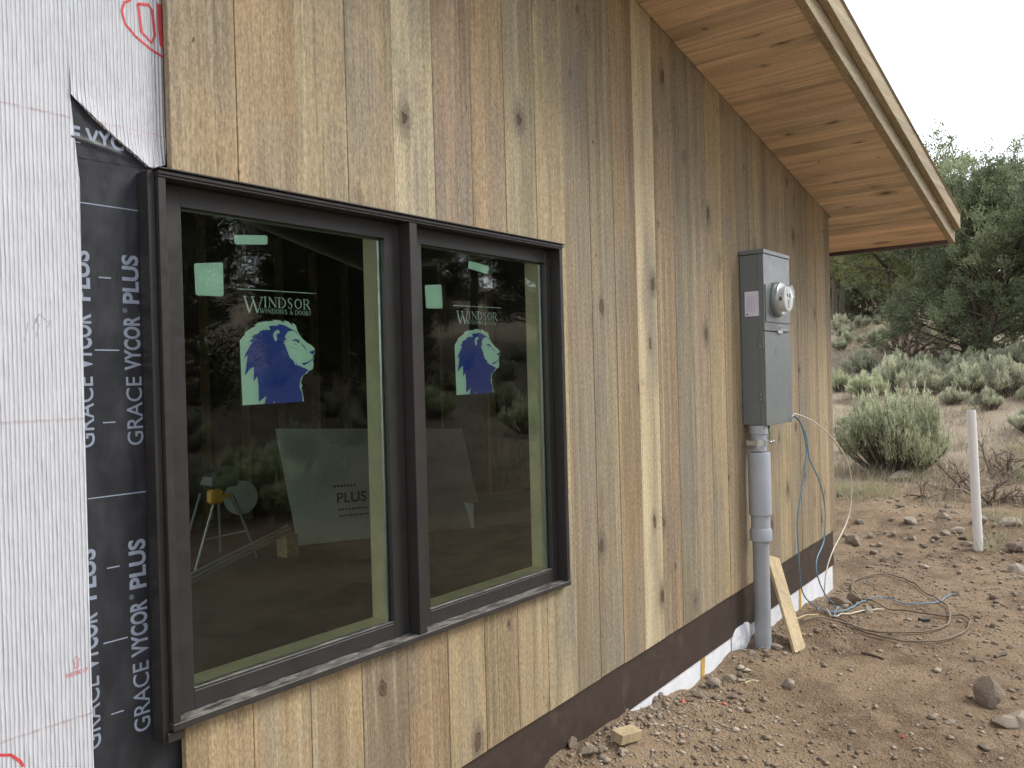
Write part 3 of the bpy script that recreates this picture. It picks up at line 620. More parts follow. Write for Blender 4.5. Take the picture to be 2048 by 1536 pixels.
for z in (.909, 1.085, 1.264, 1.617, 1.793, 1.969):
    long_ = z in (1.085, 1.793)
    for p, q in (((.969 if long_ else .983, z), (1.029 if long_ else 1.014, z)), ((1.089, z), (1.1035, z))):
        b = MB(); strip(b, p, q, .0030, .0379); b.build('tick_mark', M['print'], mem)
for z in (1.438, 2.144):
    b = MB(); strip(b, (.942, z), (1.1035, z), .0028, .0379); b.build('tick_mark', M['print'], mem)

# ---- white house wrap: ridged sheet with a cut edge and a folded corner flap
b = MB(); rr = random.Random(2)
edge = [(.937, -.1), (.9365, .797), (.9375, 1.198), (.939, 1.674), (.944, 2.197), (.940, 2.235), (.927, 2.40)]
flap_low = [(.927, 2.395), (.98, 2.350), (1.04, 2.308), (1.112, 2.258), (1.131, 2.2575), (1.163, 2.272)]
b.slab([(-.6, -.1)]+edge+flap_low[1:]+[(1.163, roof_z(1.163)), (-3.9, roof_z(-3.9)), (-3.9, 2.551), (-.6, 2.551)], .0345, .0365)
wrapo = b.build('house_wrap', M['wrap'], house)
def sheet(name, poly_fn, nu, nv, mat, parent):
    q = MB(); q.add([poly_fn(i/nu, j/nv) for i in range(nu+1) for j in range(nv+1)], [(i*(nv+1)+j, (i+1)*(nv+1)+j, (i+1)*(nv+1)+j+1, i*(nv+1)+j+1) for i in range(nu) for j in range(nv)])
    o = q.build(name, mat, parent, smooth=True); return o
def low_edge(u):
    t = u*(len(flap_low)-1); i = min(int(t), len(flap_low)-2); f = t-i
    return flap_low[i][0]*(1-f)+flap_low[i+1][0]*f, flap_low[i][1]*(1-f)+flap_low[i+1][1]*f
def flap(u, v):
    x, z = low_edge(u); z2 = z+.16
    zz = z+(z2-z)*v
    bulge = math.exp(-((zz-z)/.05)**2)
    k = (1-v)**2; w = .0014*math.sin(x*300+zz*30)*k
    return (x+.0010*math.sin(zz*60)*k, .0343-.002*k-.008*bulge*(.4+.6*math.sin(u*9)**2)*k+w, zz)
sheet('wrap_flap', flap, 40, 60, M['wrap'], wrapo)
# horizontal membrane patch under the flap, with a crease and its own lettering
def patch(u, v):
    x = .927+.25*u; z0 = 2.250+.004*u; z = z0+(2.405-z0)*v
    cr = .004*math.exp(-((z-(2.297-.16*(x-.927)))/.006)**2)
    return (x, .0376-cr*(1-u)-.0004*math.sin(x*140+z*70), z)
pt = sheet('membrane_patch', patch, 40, 30, M['membrane'], mem)
b = MB(); V, F = text_shape('E VYCOR', .040, .20, .03); on_wall(b, V, F, (.9275, 2.285), (1, 0), (0, 1), .0366)
b.build('lettering', M['print'], pt)
# printing and marks on the wrap
b = MB(); ribbon(b, [tuple(p) for p in D['oval'][::-1]]+[(1.19, 2.545)], .0062, .0335); ribbon(b, [tuple(p) for p in D['Dlet']+D['Dlet'][:1]], .0075, .0335)
b.build('printed_emblem', M['red'], wrapo)
b = MB(); ribbon(b, [tuple(p) for p in D['U']], .011, .0335); b.build('printed_letter', M['red'], wrapo)
b = MB(); ribbon(b, [(.70, .91), (.735, .903), (.757, .895), (.775, .875), (.782, .86)], .0065, .0338); b.build('printed_emblem', M['red'], wrapo)
b = MB(); V, F = text_shape('THIS END UP', .010, .051); on_wall(b, V, F, (.878, 1.028), (.995, .07), (-.07, .995), .0338)
ax, az = .903, 1.046
ribbon(b, [(ax-.004, az), (ax-.004, az+.016), (ax-.008, az+.016), (ax, az+.028), (ax+.008, az+.016), (ax+.004, az+.016), (ax+.004, az), (ax-.004, az)], .0014, .0338)
b.build('printed_arrow', M['red'], wrapo)
b = MB()
for q in D['pencil']: ribbon(b, [tuple(p) for p in q], .0016, .0338)
b.build('pencil_note', M['pencil'], wrapo)
for z, x0, x1, y in ((2.341, .2, .927, .0338), (1.630, .2, .938, .0338), (.930, .2, .938, .0338), (2.341, .985, 1.162, .0240)):
    b = MB(); strip(b, (x0, z), (x1, z-.001), .0085, y); strip(b, (x0, z+.001), (x1, z), .0020, y-.0003); b.build('chalk_line', M['chalk'], wrapo)

# ---- window: one bronze frame with two sashes
F0 = -.030
b = MB()
b.box(WX0, WX0+.020, F0, .043, WZ0+.0185, WZ1-.0185)            # jambs
b.box(WX1-.020, WX1, F0, .043, WZ0+.0185, WZ1-.0185)
b.box(WX0, WX1, F0-.002, .043, WZ1-.018, WZ1)                    # head with a stepped drip cap
win = b.build('window', M['bronze'], house, bevel=.0012)
tag(win, 'dark bronze two-part window with label film on the glass')
MB().box(WX0-.003, WX1+.004, F0-.012, .018, WZ1+.0005, WZ1+.005).build('drip_cap', M['bronze'], win, bevel=.001)
MB().box(WX0-.002, WX1+.003, F0-.006, F0-.0025, WZ1-.011, WZ1-.002).build('head_rib', M['bronze'], win, bevel=.001)
MB().box(WX0-.019, WX0-.001, F0+.016, .037, WZ0-.03, WZ1-.002).build('side_flange', M['bronze'], win, bevel=.001)
MB().box(WX0-.001, WX1+.001, F0-.002, .043, WZ0, WZ0+.018).build('sill', M['sill'], win, bevel=.0012)
MB().box(1.977, 2.011, F0, .043, WZ0+.0185, WZ1-.0185).build('mullion', M['bronze'], win, bevel=.0012)
MB().box(WX0-.012, WX0+.03, F0+.006, .012, WZ0-.026, WZ0-.003).build('corner_tab', M['bronze'], win, bevel=.001)
def ring(b, x0, x1, z0, z1, xi0, xi1, zi0, zi1, y0, y1, mat=0):
    b.box(x0, xi0, y0, y1, z0, z1, mat); b.box(xi1, x1, y0, y1, z0, z1, mat)
    b.box(xi0+.0002, xi1-.0002, y0+.0004, y1-.0004, zi1, z1, mat); b.box(xi0+.0002, xi1-.0002, y0+.0004, y1-.0004, z0, zi0, mat)
units = [(1.1265, 1.9755, 1.192, 1.908), (2.0125, 2.8355, 2.078, 2.800)]
for x0, x1, g0, g1 in units:
    gz0, gz1 = .906, 2.166
    b = MB(); ring(b, x0, x1, WZ0+.019, WZ1-.019, g0, g1, gz0, gz1, .018, .0425); sash = b.build('sash', M['bronze'], win, bevel=.0012)
    b = MB(); b.box(g0+.001, g1-.001, .0195, .0335, gz0+.0005, gz0+.007); b.build('glazing_bead', M['sill'], win, bevel=.001)
    b = MB(); b.box(g0-.008, g1+.008, .034, .0385, gz0-.008, gz1+.008)
    for k in range(len(b.m)): b.m[k] = 1
    b.m[2] = 0                                                     # outer face mirrors the yard
    b.build('pane', [M['glass'], M['glass_back']], win)
    b = MB(); ring(b, g0-.012, g1+.012, gz0-.012, gz1+.012, g0+.004, g1-.004, gz0+.004, gz1-.004, .0432, .052); b.build('spacer_bar', M['galv'], win)
    b = MB(); ring(b, g0-.045, g1+.045, gz0-.045, gz1+.045, g0-.010, g1+.002, gz0+.004, gz1+.012, .0525, .125); b.build('inner_jamb', M['pine_jamb'], win)

# serif capitals drawn with thick and thin strokes
SERIF = {
 'W': [((.0, 1), (.27, 0), .13), ((.27, 0), (.5, .85), .05), ((.44, 1), (.72, 0), .13), ((.72, 0), (1, 1), .05), ((-.06, 1), (.14, 1), .05), ((.36, 1), (.56, 1), .05), ((.9, 1), (1.08, 1), .05)],
 'I': [((.5, 0), (.5, 1), .14), ((.25, 0), (.75, 0), .05), ((.25, 1), (.75, 1), .05)],
 'N': [((.12, 0), (.12, 1), .05), ((.1, 1), (.88, 0), .13), ((.88, 0), (.88, 1), .05), ((0, 0), (.26, 0), .05), ((-.04, 1), (.18, 1), .05), ((.74, 1), (1, 1), .05)],
 'D': [((.16, 0), (.16, 1), .13), ((.02, 0), (.5, 0), .05), ((.02, 1), (.5, 1), .05), ((.5, 1), (.84, .78), .09), ((.84, .78), (.92, .5), .13), ((.92, .5), (.84, .22), .13), ((.84, .22), (.5, 0), .09)],
 'S': [((.78, .80), (.66, .98), .06), ((.66, .98), (.36, 1), .06), ((.36, 1), (.20, .80), .10), ((.20, .80), (.30, .62), .13), ((.30, .62), (.68, .42), .13), ((.68, .42), (.78, .2), .12), ((.78, .2), (.62, 0), .08), ((.62, 0), (.32, 0), .06), ((.32, 0), (.18, .2), .05)],
 'O': [((.5, 1), (.2, .82), .08), ((.2, .82), (.1, .5), .13), ((.1, .5), (.2, .18), .13), ((.2, .18), (.5, 0), .08), ((.5, 0), (.8, .18), .08), ((.8, .18), (.9, .5), .13), ((.9, .5), (.8, .82), .13), ((.8, .82), (.5, 1), .08)],
 'R': [((.16, 0), (.16, 1), .13), ((.02, 0), (.34, 0), .05), ((.02, 1), (.55, 1), .05), ((.55, 1), (.78, .76), .11), ((.78, .76), (.55, .5), .10), ((.55, .5), (.16, .5), .05), ((.45, .5), (.9, 0), .13), ((.85, 0), (1.02, 0), .05)],
 '&': [((.9, .5), (.5, .05), .08), ((.5, .05), (.2, .05), .08), ((.2, .05), (.12, .3), .11), ((.12, .3), (.5, .62), .07), ((.5, .62), (.5, .9), .07), ((.5, .9), (.32, .9), .07), ((.32, .9), (.3, .68), .08), ((.3, .68), (.92, 0), .13)]}
def serif(b, text, x, z, h, width, y, mat, gap=.12):
    wid = {'W': 1.12, 'I': .5, 'S': .74, 'D': .95, 'R': .9, ' ': .35}
    tot = sum(wid.get(c, .95)+gap for c in text)-gap; k = width/(tot*h)
    cx = x
    for c in text:
        w = wid.get(c, .95)*h*k
        for p, q, t in SERIF.get(c, []):
            strip(b, (cx+p[0]*w, z+p[1]*h), (cx+q[0]*w, z+q[1]*h), t*h*.9, y, mat)
        cx += w+gap*h*k
LI = D['lion']
def sticker(dx):
    b = MB(); y = .0392
    def pg(key, yy, mat): b.add([(p[0]+dx, yy, p[1]) for p in LI[key]], [tuple(range(len(LI[key])))], mat)
    pg('mint', y+.0010, 0); pg('blue', y+.0006, 1); pg('ear', y+.0002, 0)
    for k in ('nose', 'eye', 'tear', 'brow', 'mouth', 'jaw'): pg(k, y+.0004, 1)
    pg('line', y+.0008, 2)
    serif(b, 'W', 1.389+dx, 1.902, .046, .058, y+.0002, 2); serif(b, 'INDSOR', 1.450+dx, 1.921, .0295, .168, y+.0002, 2, .10)
    serif(b, 'WINDOWS', 1.440+dx, 1.903, .0135, .094, y+.0002, 2, .08); serif(b, '&', 1.541+dx, 1.903, .0135, .013, y+.0002, 2); serif(b, 'DOORS', 1.561+dx, 1.903, .0135, .060, y+.0002, 2, .08)
    return b.build('logo_film', [M['mint'], M['blue'], M['letter']], win)
sticker(0.0); sticker(.889)
for q in D['pads']:
    c = (sum(p[0] for p in q)/4, sum(p[1] for p in q)/4); rp = []
    for i in range(4):
        p, a_, e_ = Vector(q[i]), Vector(q[i-1]), Vector(q[(i+1) % 4])
        d1, d2 = (a_-p).normalized()*.006, (e_-p).normalized()*.006
        rp += [tuple(p+d1), tuple(p+(d1+d2)*.3), tuple(p+d2)]
    MB().slab(rp, .0390, .0402).build('label_film', M['mint'], win)

# ---- roof: deck, soffit boards, two fascia boards, metal eave trim
b = MB(); xa, xb = -4.38, 7.20
b.hexa([(xa, -.645, roof_z(xa)+.05), (xb, -.645, roof_z(xb)+.05), (xb, 5.4, roof_z(xb)+.05), (xa, 5.4, roof_z(xa)+.05)],
       [(xa, -.645, roof_z(xa)+.213), (xb, -.645, roof_z(xb)+.213), (xb, 5.4, roof_z(xb)+.213), (xa, 5.4, roof_z(xa)+.213)])
roof = b.build('roof', M['roof_deck'], house)
sp, n_s = .118, 72
stint = [(0.676,0.502,0.339),(0.701,0.523,0.345),(0.641,0.492,0.339),(0.701,0.539,0.351),(0.685,0.519,0.356),(0.701,0.539,0.362),(0.658,0.492,0.334),(0.701,0.555,0.356)]
rs = random.Random(12)
for i in range(n_s):
    x1 = 7.138-i*sp; x0 = x1-sp+.0038; dz = rs.uniform(-.0012, .0012)
    y1 = -.004 if x1 < 6.42 else 3.0
    if x0 < 6.42 < x1: y1 = -.004
    b = MB(); b.hexa([(x0, -.646, roof_z(x0)+dz), (x1, -.646, roof_z(x1)+dz), (x1, y1, roof_z(x1)+dz), (x0, y1, roof_z(x0)+dz)],
                     [(x0, -.646, roof_z(x0)+.018), (x1, -.646, roof_z(x1)+.018), (x1, y1, roof_z(x1)+.018), (x0, y1, roof_z(x0)+.018)])
    t = stint[rs.randrange(len(stint))] if i > 2 else (.80,.57,.36)
    b.build('soffit_board', M['soffit'], roof, bevel=.0012, color=(*t, 1))
def rake(name, y0, y1, o0, o1, xe, mat):
    b = MB(); x0 = -4.4
    b.hexa([(x0, y0, roof_z(x0)+o0), (xe, y0, roof_z(xe)+o0), (xe, y1, roof_z(xe)+o0), (x0, y1, roof_z(x0)+o0)],
           [(x0, y0, roof_z(x0)+o1), (xe, y0, roof_z(xe)+o1), (xe, y1, roof_z(xe)+o1), (x0, y1, roof_z(x0)+o1)])
    return b.build(name, mat, roof, bevel=.002)
rake('fascia_board', -.690, -.6475, -.006, .125, 7.208, M['fascia'])
rake('fascia_board', -.731, -.6915, .094, .212, 7.208, M['fascia'])
rake('drip_edge', -.742, -.60, .2135, .2165, 7.215, M['drip_metal'])
b = MB(); z0 = roof_z(7.145)
b.box(7.142, 7.2065, -.6465, 3.0, roof_z(7.2065)-.012, roof_z(7.1425)+.06); b.build('eave_trim', M['eave_metal'], roof, bevel=.002)

# ---- things inside the room, seen through the glass
t = empty('foam_board', (4.35, 2.9, .452)); tag(t, 'large pale rigid foam sheet leaning inside the room behind the glass', 'foam board')
c0, c1, c2, c3 = Vector((4.03, 3.31, .455)), Vector((5.40, 2.60, .455)), Vector((5.56, 3.06, 1.20)), Vector((4.08, 3.62, 1.345))
nn = (c1-c0).cross(c3-c0).normalized(); c2 = c2-nn*(c2-c0).dot(nn); nn = nn*-.012
MB().hexa([c0, c1, c1+nn, c0+nn], [c3, c2, c2+nn, c3+nn]).build('sheet', M['foam_board'], t)
b = MB(); eu = (c1-c0).normalized(); ev = (c3-c0).normalized(); off = -nn.normalized()*.004
def foam_pt(u, v): return c0+eu*(.36+u)+ev*(.30+v)+off
V, F = text_shape('PLUS', .085, .24, .02); b.add([foam_pt(p[0]+.2*p[1], p[1]) for p in V], F)
for zz, n_, h in ((.13, 7, .018), (-.06, 9, .016), (-.11, 9, .016)):
    for k in range(n_): b.add([foam_pt(k*.027, zz), foam_pt(k*.027+.019, zz), foam_pt(k*.027+.019, zz+h), foam_pt(k*.027, zz+h)], [(0, 1, 2, 3)])
b.build('lettering', M['ink'], t)
t = empty('insulation_stack', (5.75, 2.6, .452)); tag(t, 'low white foam block with torn brown corner inside the right window', 'foam block')
b = MB(); b.hexa([(5.30, 2.62, .452), (6.10, 2.30, .452), (6.12, 2.75, .452), (5.32, 3.05, .452)], [(5.30, 2.62, .66), (6.10, 2.30, .68), (6.12, 2.75, .68), (5.32, 3.05, .66)])
b.build('block', M['foam_board'], t)
b = MB(); b.slab([(5.62, .455), (5.86, .455), (5.90, .60), (5.78, .69), (5.70, .66), (5.60, .56)], 2.20, 2.26); b.build('torn_corner', M['cardboard'], t)
t = empty('saw_stand', (3.35, 3.25, .452)); tag(t, 'small yellow and black saw on splayed metal legs inside the left pane', 'saw')
MB().hexa([(3.20, 3.12, 1.00), (3.40, 3.10, 1.00), (3.42, 3.34, 1.00), (3.22, 3.34, 1.00)], [(3.24, 3.16, 1.09), (3.43, 3.14, 1.13), (3.43, 3.32, 1.13), (3.25, 3.32, 1.09)]).build('motor', M['saw_black'], t, bevel=.02)
b = MB(); b.box(3.17, 3.26, 3.08, 3.16, .90, .995); b.box(3.265, 3.33, 3.09, 3.12, .93, .96); b.build('handle', M['saw_yellow'], t, bevel=.02)
MB().lathe((3.48, 3.22, .90), (.3, 1, 0), [(-.004, .03), (-.004, .12), (.004, .12), (.004, .03)], 40).build('blade', M['galv'], t)
for p, q in (((3.22, 3.12, .95), (3.10, 3.20, .455)), ((3.36, 3.14, .95), (3.62, 3.25, .455)), ((3.24, 3.34, .95), (3.2, 3.55, .455)), ((3.38, 3.34, .95), (3.55, 3.6, .455))):
    MB().tube([p, q], .009, 8).build('leg', M['alu'], t)
MB().tube([(3.15, 3.17, .66), (3.50, 3.21, .66)], .006, 6).build('brace', M['alu'], t)
t = empty('metal_track', (3.3, 2.95, .455)); tag(t, 'long grey metal track lying tilted on the floor inside the left pane', 'metal track')
for k in range(3): MB().tube([(2.80, 2.84+.02*k, .462+.018*k), (3.78, 3.05+.02*k, .630+.018*k)], .010, 4).build('rail', M['alu'], t)
MB().box(3.70, 3.80, 3.0, 3.12, .453, .612).build('support_block', M['osb'], t)

# ================================================================== ELECTRIC METER CABINET
BX0, BX1, BY, BZ0, BZ1 = 4.712, 5.128, -.150, 1.386, 2.408
mb = empty('meter_cabinet', (4.92, -.07, BZ0)); tag(mb, 'tall grey metal electric meter cabinet mounted on the wood siding', 'meter box')
cab = MB().box(BX0+.004, BX1-.004, BY+.012, -.004, BZ0+.002, BZ1-.028).build('cabinet', M['grey_paint'], mb, bevel=.003)
MB().box(BX0-.003, BX1+.003, BY-.004, -.0035, BZ1-.026, BZ1).build('rain_cap', M['grey_paint'], mb, bevel=.003)
def cover(name, z0, z1):                     # folded cover: front face with a return down the side
    b = MB(); b.box(BX0, BX1, BY, BY+.011, z0, z1); b.box(BX0, BX0+.0035, BY+.0112, BY+.034, z0, z1)
    return b.build(name, M['grey_paint'], mb, bevel=.0022)
upc = cover('meter_cover', 1.936, BZ1-.0275); lowc = cover('door', BZ0, 1.930)
MB().box(BX0+.012, BX1-.012, BY-.006, BY-.0002, 1.985, 2.205).build('raised_panel', M['grey_paint'], upc, bevel=.005)
for z in (1.862, 1.552):
    b = MB(); b.box(BX0-.004, BX0+.001, BY+.010, BY+.040, z-.028, z+.028); b.lathe((BX0-.004, BY+.010, z-.03), (0, 0, 1), [(0, .005), (.06, .005)], 10)
    h = b.build('hinge', M['grey_paint'], mb, bevel=.001)
    for dz in (-.015, .015): MB().lathe((BX0-.004, BY+.028, z+dz), (-1, 0, 0), [(0, .0042), (.003, .003)], 10).build('rivet', M['galv'], h)
b = MB(); b.box(4.895, 4.965, BY-.012, BY-.0004, 1.924, 1.942); b.tube(spline([(4.915, BY-.010, 1.938), (4.912, BY-.016, 1.962), (4.922, BY-.016, 1.972), (4.932, BY-.016, 1.962), (4.930, BY-.010, 1.938)]), .0025, 6)
b.tube([(4.93, BY-.012, 1.942), (5.06, BY-.014, 1.947)], .003, 6); b.build('latch', M['galv'], mb)
b = MB(); b.box(5.085, 5.122, BY-.010, BY-.0003, BZ0+.004, BZ0+.012); b.tube(spline([(5.09, BY-.006, BZ0+.01), (5.09, BY-.012, BZ0+.035), (5.105, BY-.014, BZ0+.04), (5.11, BY-.008, BZ0+.012)]), .003, 6); b.build('hasp', M['galv'], mb)
b = MB()
for dx in range(3): b.box(4.86, 4.905, BY-.0012, BY-.0002, 1.80+.016*dx, 1.806+.016*dx)
b.box(4.865, 4.91, BY-.0012, BY-.0002, 1.575, 1.579); b.box(4.865, 4.90, BY-.0012, BY-.0002, 1.515, 1.519); b.build('embossed_text', M['grey_paint'], lowc)
cy_ = (-.118, -.034)
card = MB().box(BX0-.0005, BX0+.0035, cy_[0], cy_[1], 2.022, 2.166)
card = card.build('notice_card', M['paper'], mb)
b = MB(); rr = random.Random(3)
for k in range(3):                           # handwriting
    y0 = -.062-.014*k; pts = [(BX0-.0012, y0+rr.uniform(-.003, .003), 2.045+.0055*i) for i in range(18)]; b.tube(pts, .0007, 4)
for q in ((-.050, 2.05, 2.14), (-.045, 2.05, 2.10), (-.108, 2.06, 2.15)): b.box(BX0-.0012, BX0-.0004, q[0]-.0008, q[0], q[1], q[2])
b.lathe((BX0-.0012, -.048, 2.034), (1, 0, 0), [(0, .006), (.0008, .006)], 10); b.build('handwriting', M['purple'], card)
# meter: collar, ring, body and clear cover
MC = Vector((4.890, BY-.006, 2.122)); nY = (0, -1, 0)
mt = MB().lathe(MC, nY, [(0, .104), (.012, .104), (.020, .098), (.024, .094)], 48).build('meter', M['grey_paint'], mb, smooth='auto')
MB().lathe(MC, nY, [(.0225, .090), (.022, .0955), (.036, .0955), (.040, .090)], 48).build('sealing_ring', M['galv'], mt, smooth='auto')
MB().lathe(MC, nY, [(.030, .074), (.070, .074), (.074, .070), (.074, .066)], 40).build('register_body', M['white_plastic'], mt, smooth='auto')
MB().lathe(MC, nY, [(.0395, .0805), (.088, .0800), (.093, .0785), (.0955, .074), (.0965, 0.0001)], 48, cap=False).build('clear_cover', M['dome'], mt, smooth='auto')
MB().box(4.895, 4.925, BY-.0825, BY-.0804, 2.128, 2.152).build('display', M['lcd'], mt)
b = MB()
for k in range(5): b.box(4.868, 4.908-.004*k, BY-.0818, BY-.0805, 2.110-.010*k, 2.113-.010*k)
b.box(4.862, 4.872, BY-.0818, BY-.0805, 2.132, 2.150); b.build('dial_print', M['ink'], mt)
def side_label(name, a0, a1, d0, d1, mat):   # label wrapped on the round body
    b = MB(); n = 6; vs_ = []
    for i in range(n+1):
        t = math.radians(a0+(a1-a0)*i/n)
        for d in (d0, d1): vs_.append((MC.x+math.cos(t)*.0746, MC.y-d, MC.z+math.sin(t)*.0746))
    b.add(vs_, [(2*i, 2*i+1, 2*i+3, 2*i+2) for i in range(n)]); b.build(name, mat, mt)
side_label('bar_label', 172, 190, .044, .060, M['ink']); side_label('bar_label', 145, 172, .034, .040, M['purple']); side_label('bar_label', 158, 163, .050, .056, M['ink'])

# ================================================================== CONDUIT
cd = empty('conduit', (4.742, -.085, .05)); tag(cd, 'grey plastic conduit with wide sleeve running from the meter cabinet into the dirt', 'pipe')
CP = (4.745, -.085, 0); Z = (0, 0, 1)
MB().lathe(CP, Z, [(1.240, .0455), (1.336, .0455)], 40).build('pipe', M['pvc'], cd, smooth='auto')
MB().lathe(CP, Z, [(1.334, .0465), (1.337, .052), (1.386, .052)], 40).build('hub', M['pvc'], cd, smooth='auto')
MB().lathe(CP, Z, [(.862, .061), (.866, .064), (1.224, .064), (1.229, .062), (1.229, .05)], 48).build('expansion_sleeve', M['pvc'], cd, smooth='auto')
MB().lathe(CP, Z, [(.782, .0545), (.864, .0545)], 40).build('pipe', M['pvc'], cd, smooth='auto')
MB().lathe(CP, Z, [(.712, .060), (.715, .0635), (.772, .0635), (.787, .056)], 48).build('coupling', M['pvc'], cd, smooth='auto')
MB().lathe((4.741, -.085, 0), Z, [(-.15, .0475), (.714, .0475)], 40).build('pipe', M['pvc_dust'], cd, smooth='auto')
MB().lathe(CP, Z, [(1.268, .0462), (1.268, .0485), (1.302, .0485), (1.302, .0462)], 40, cap=False).build('strap', M['galv'], cd, smooth='auto')
for sx in (-1, 1):
    b = MB(); b.box(CP[0]+sx*.047-.004, CP[0]+sx*.062+.004, -.09, -.0305, 1.270, 1.300); b.build('strap_ear', M['galv'], cd, bevel=.002)
b = MB(); b.tube([(CP[0]-.066, -.105, 1.252), (CP[0]-.066, -.105, 1.312)], .006, 8); b.build('bolt', M['galv'], cd)
MB().lathe((CP[0]+.058, -.13, 1.285), (1, -.3, 0), [(0, .006), (.02, .006), (.02, .013), (.028, .012)], 12).build('bolt', M['galv'], cd)
b = MB(); b.tube(spline([(CP[0]+.052, -.12, 1.375), (CP[0]+.058, -.13, 1.335), (CP[0]+.054, -.125, 1.30)]), .004, 6); b.build('ground_wire', simple('green_wire', (.03, .22, .13), .5), cd)
MB().lathe((CP[0]+.062, -.118, 1.386), (0, 0, -1), [(0, .012), (.02, .012), (.024, .006)], 12).build('knockout_plug', M['grey_dark'], cd)

# ================================================================== CABLES
def cable(name, pts, r, mat, label, n=5, follow=None):
    P = spline(pts, n); out = []
    for p in P:
        g = gz(p.x, p.y)+r+.010
        if p.z < g+.034: p.z = g+.001
        out.append(p)
    o = MB().tube(out, r, 8).build(name, mat, smooth=True, origin=tuple(out[0]))
    return tag(o, label, 'cable')
cable('hanging_cable', D['cable_a'], .0046, M['cable_blue'], 'blue cable hanging from the meter cabinet, its tail running out across the coil', follow=1)
cable('hanging_cable', D['cable_b'], .0046, M['cable_blue'], 'short blue cable bowing towards the house corner and ending in a kink on the dirt', follow=1)
cable('hanging_cable', D['cable_c'], .0046, M['cable_cream'], 'cream cable arching out past the house corner down to the dirt', follow=1)
cable('ground_cable', D['cable_d'], .0062, M['cable_brown'], 'dusty brown cable lying in loose loops on the dirt', 5, 1)

# ================================================================== LOOSE THINGS ON THE DIRT
a, e = Vector((4.85, -.262, .085)), Vector((5.045, -.040, .560)); L = (e-a); w = Vector((1, -.07, 0)); w = (w-L.normalized()*w.dot(L.normalized())).normalized(); n = L.normalized().cross(w).normalized()*.019
a = a-L.normalized()*.03
b = MB(); h = w*.066; b.hexa([a-h, a+h, a+h+n, a-h+n], [e-h, e+h-L.normalized()*.004, e+h+n, e-h+n])
o = b.build('offcut_plank', M['lumber'], bevel=.0015, origin=tuple(a)); tag(o, 'pale wooden board leaning against the flashing beside the conduit', 'board')
S = D['small']
def flat_bit(name, key, size, yaw, mat, label, cat, hgt=None, roll=0):
    p = S[key]; z = gz(p[0], p[1]); sx, sy, sz = size
    b = MB(); b.hexa([(-sx/2, -sy/2, 0), (sx/2, -sy/2, 0), (sx/2, sy/2, 0), (-sx/2, sy/2, 0)], [(-sx/2*.94, -sy/2, sz), (sx/2, -sy/2, sz*.96), (sx/2*.97, sy/2, sz), (-sx/2, sy/2, sz)])
    o = b.build(name, mat, bevel=.0012); o.location = (p[0], p[1], z+.004); o.rotation_euler = (roll, math.radians(4), math.radians(yaw)); return tag(o, label, cat)
flat_bit('wood_block', 'offcut', (.125, .065, .042), -14, M['lumber'], 'short pale block of cut lumber on the rubble below the window', 'wood block', roll=.12)
flat_bit('plastic_scrap', 'black', (.075, .03, .018), -32, M['saw_black'], 'small black plastic scrap inside the cable loops', 'scrap')
def disc(key, r, mat, label, tilt):
    p = S[key]; o = MB().lathe((0, 0, 0), (0, 0, 1), [(0, r*.5), (0, r), (.006, r), (.009, r*.6)], 18).build('washer', mat); o.location = (p[0], p[1], gz(p[0], p[1])+.004); o.rotation_euler = (tilt, .25, 0); return tag(o, label, 'washer')
disc('tab1', .013, M['orange'], 'orange plastic washer lying on the rubble nearest the window', .5)
disc('tab2', .011, M['orange'], 'orange plastic washer lying below the conduit on bare dirt', .3)
disc('red', .008, M['red'], 'tiny red plastic bit on the open dirt in the foreground', .6)
def stick(p, q, r, mat, label, r2=None):
    P = [Vector((x, y, gz(x, y)+r*.8)) for x, y in (p, ((p[0]+q[0])/2, (p[1]+q[1])/2+.004), q)]
    o = MB().tube(P, [r, r*.95, r2 or r*.8], 6).build('stick', mat, origin=tuple(P[0])); return tag(o, label, 'stick')
stick(S['stick1'][:2], S['stick2'][:2], .008, M['bark'], 'dark flat stick lying in front of the cable loops')
stick(S['st1'][:2], S['st2'][:2], .007, M['lumber'], 'thin tan stick lying behind the leaning board')
stick(S['boltA'][:2], S['boltB'][:2], .010, M['bark'], 'short dark twig at the right edge near the big rock', .014)
stick((S['shard'][0]-.05, S['shard'][1]+.03), (S['shard'][0]+.05, S['shard'][1]-.01), .006, M['lumber'], 'pale wood splinter on the dirt below the conduit', .002)

# white plastic stake pipe
p = D['pole'][0]; z0 = gz(p[0], p[1]); H = D['pole'][1][2]-z0
o = MB().lathe((0, 0, 0), (.012, .03, 1), [(-.15, .037), (H, .037), (H, .032), (H-.12, .032)], 28).build('standpipe', M['white_pvc'], smooth='auto'); o.location = (p[0], p[1], z0)
tag(o, 'upright white plastic pipe standing in the dirt beyond the house corner', 'pipe')

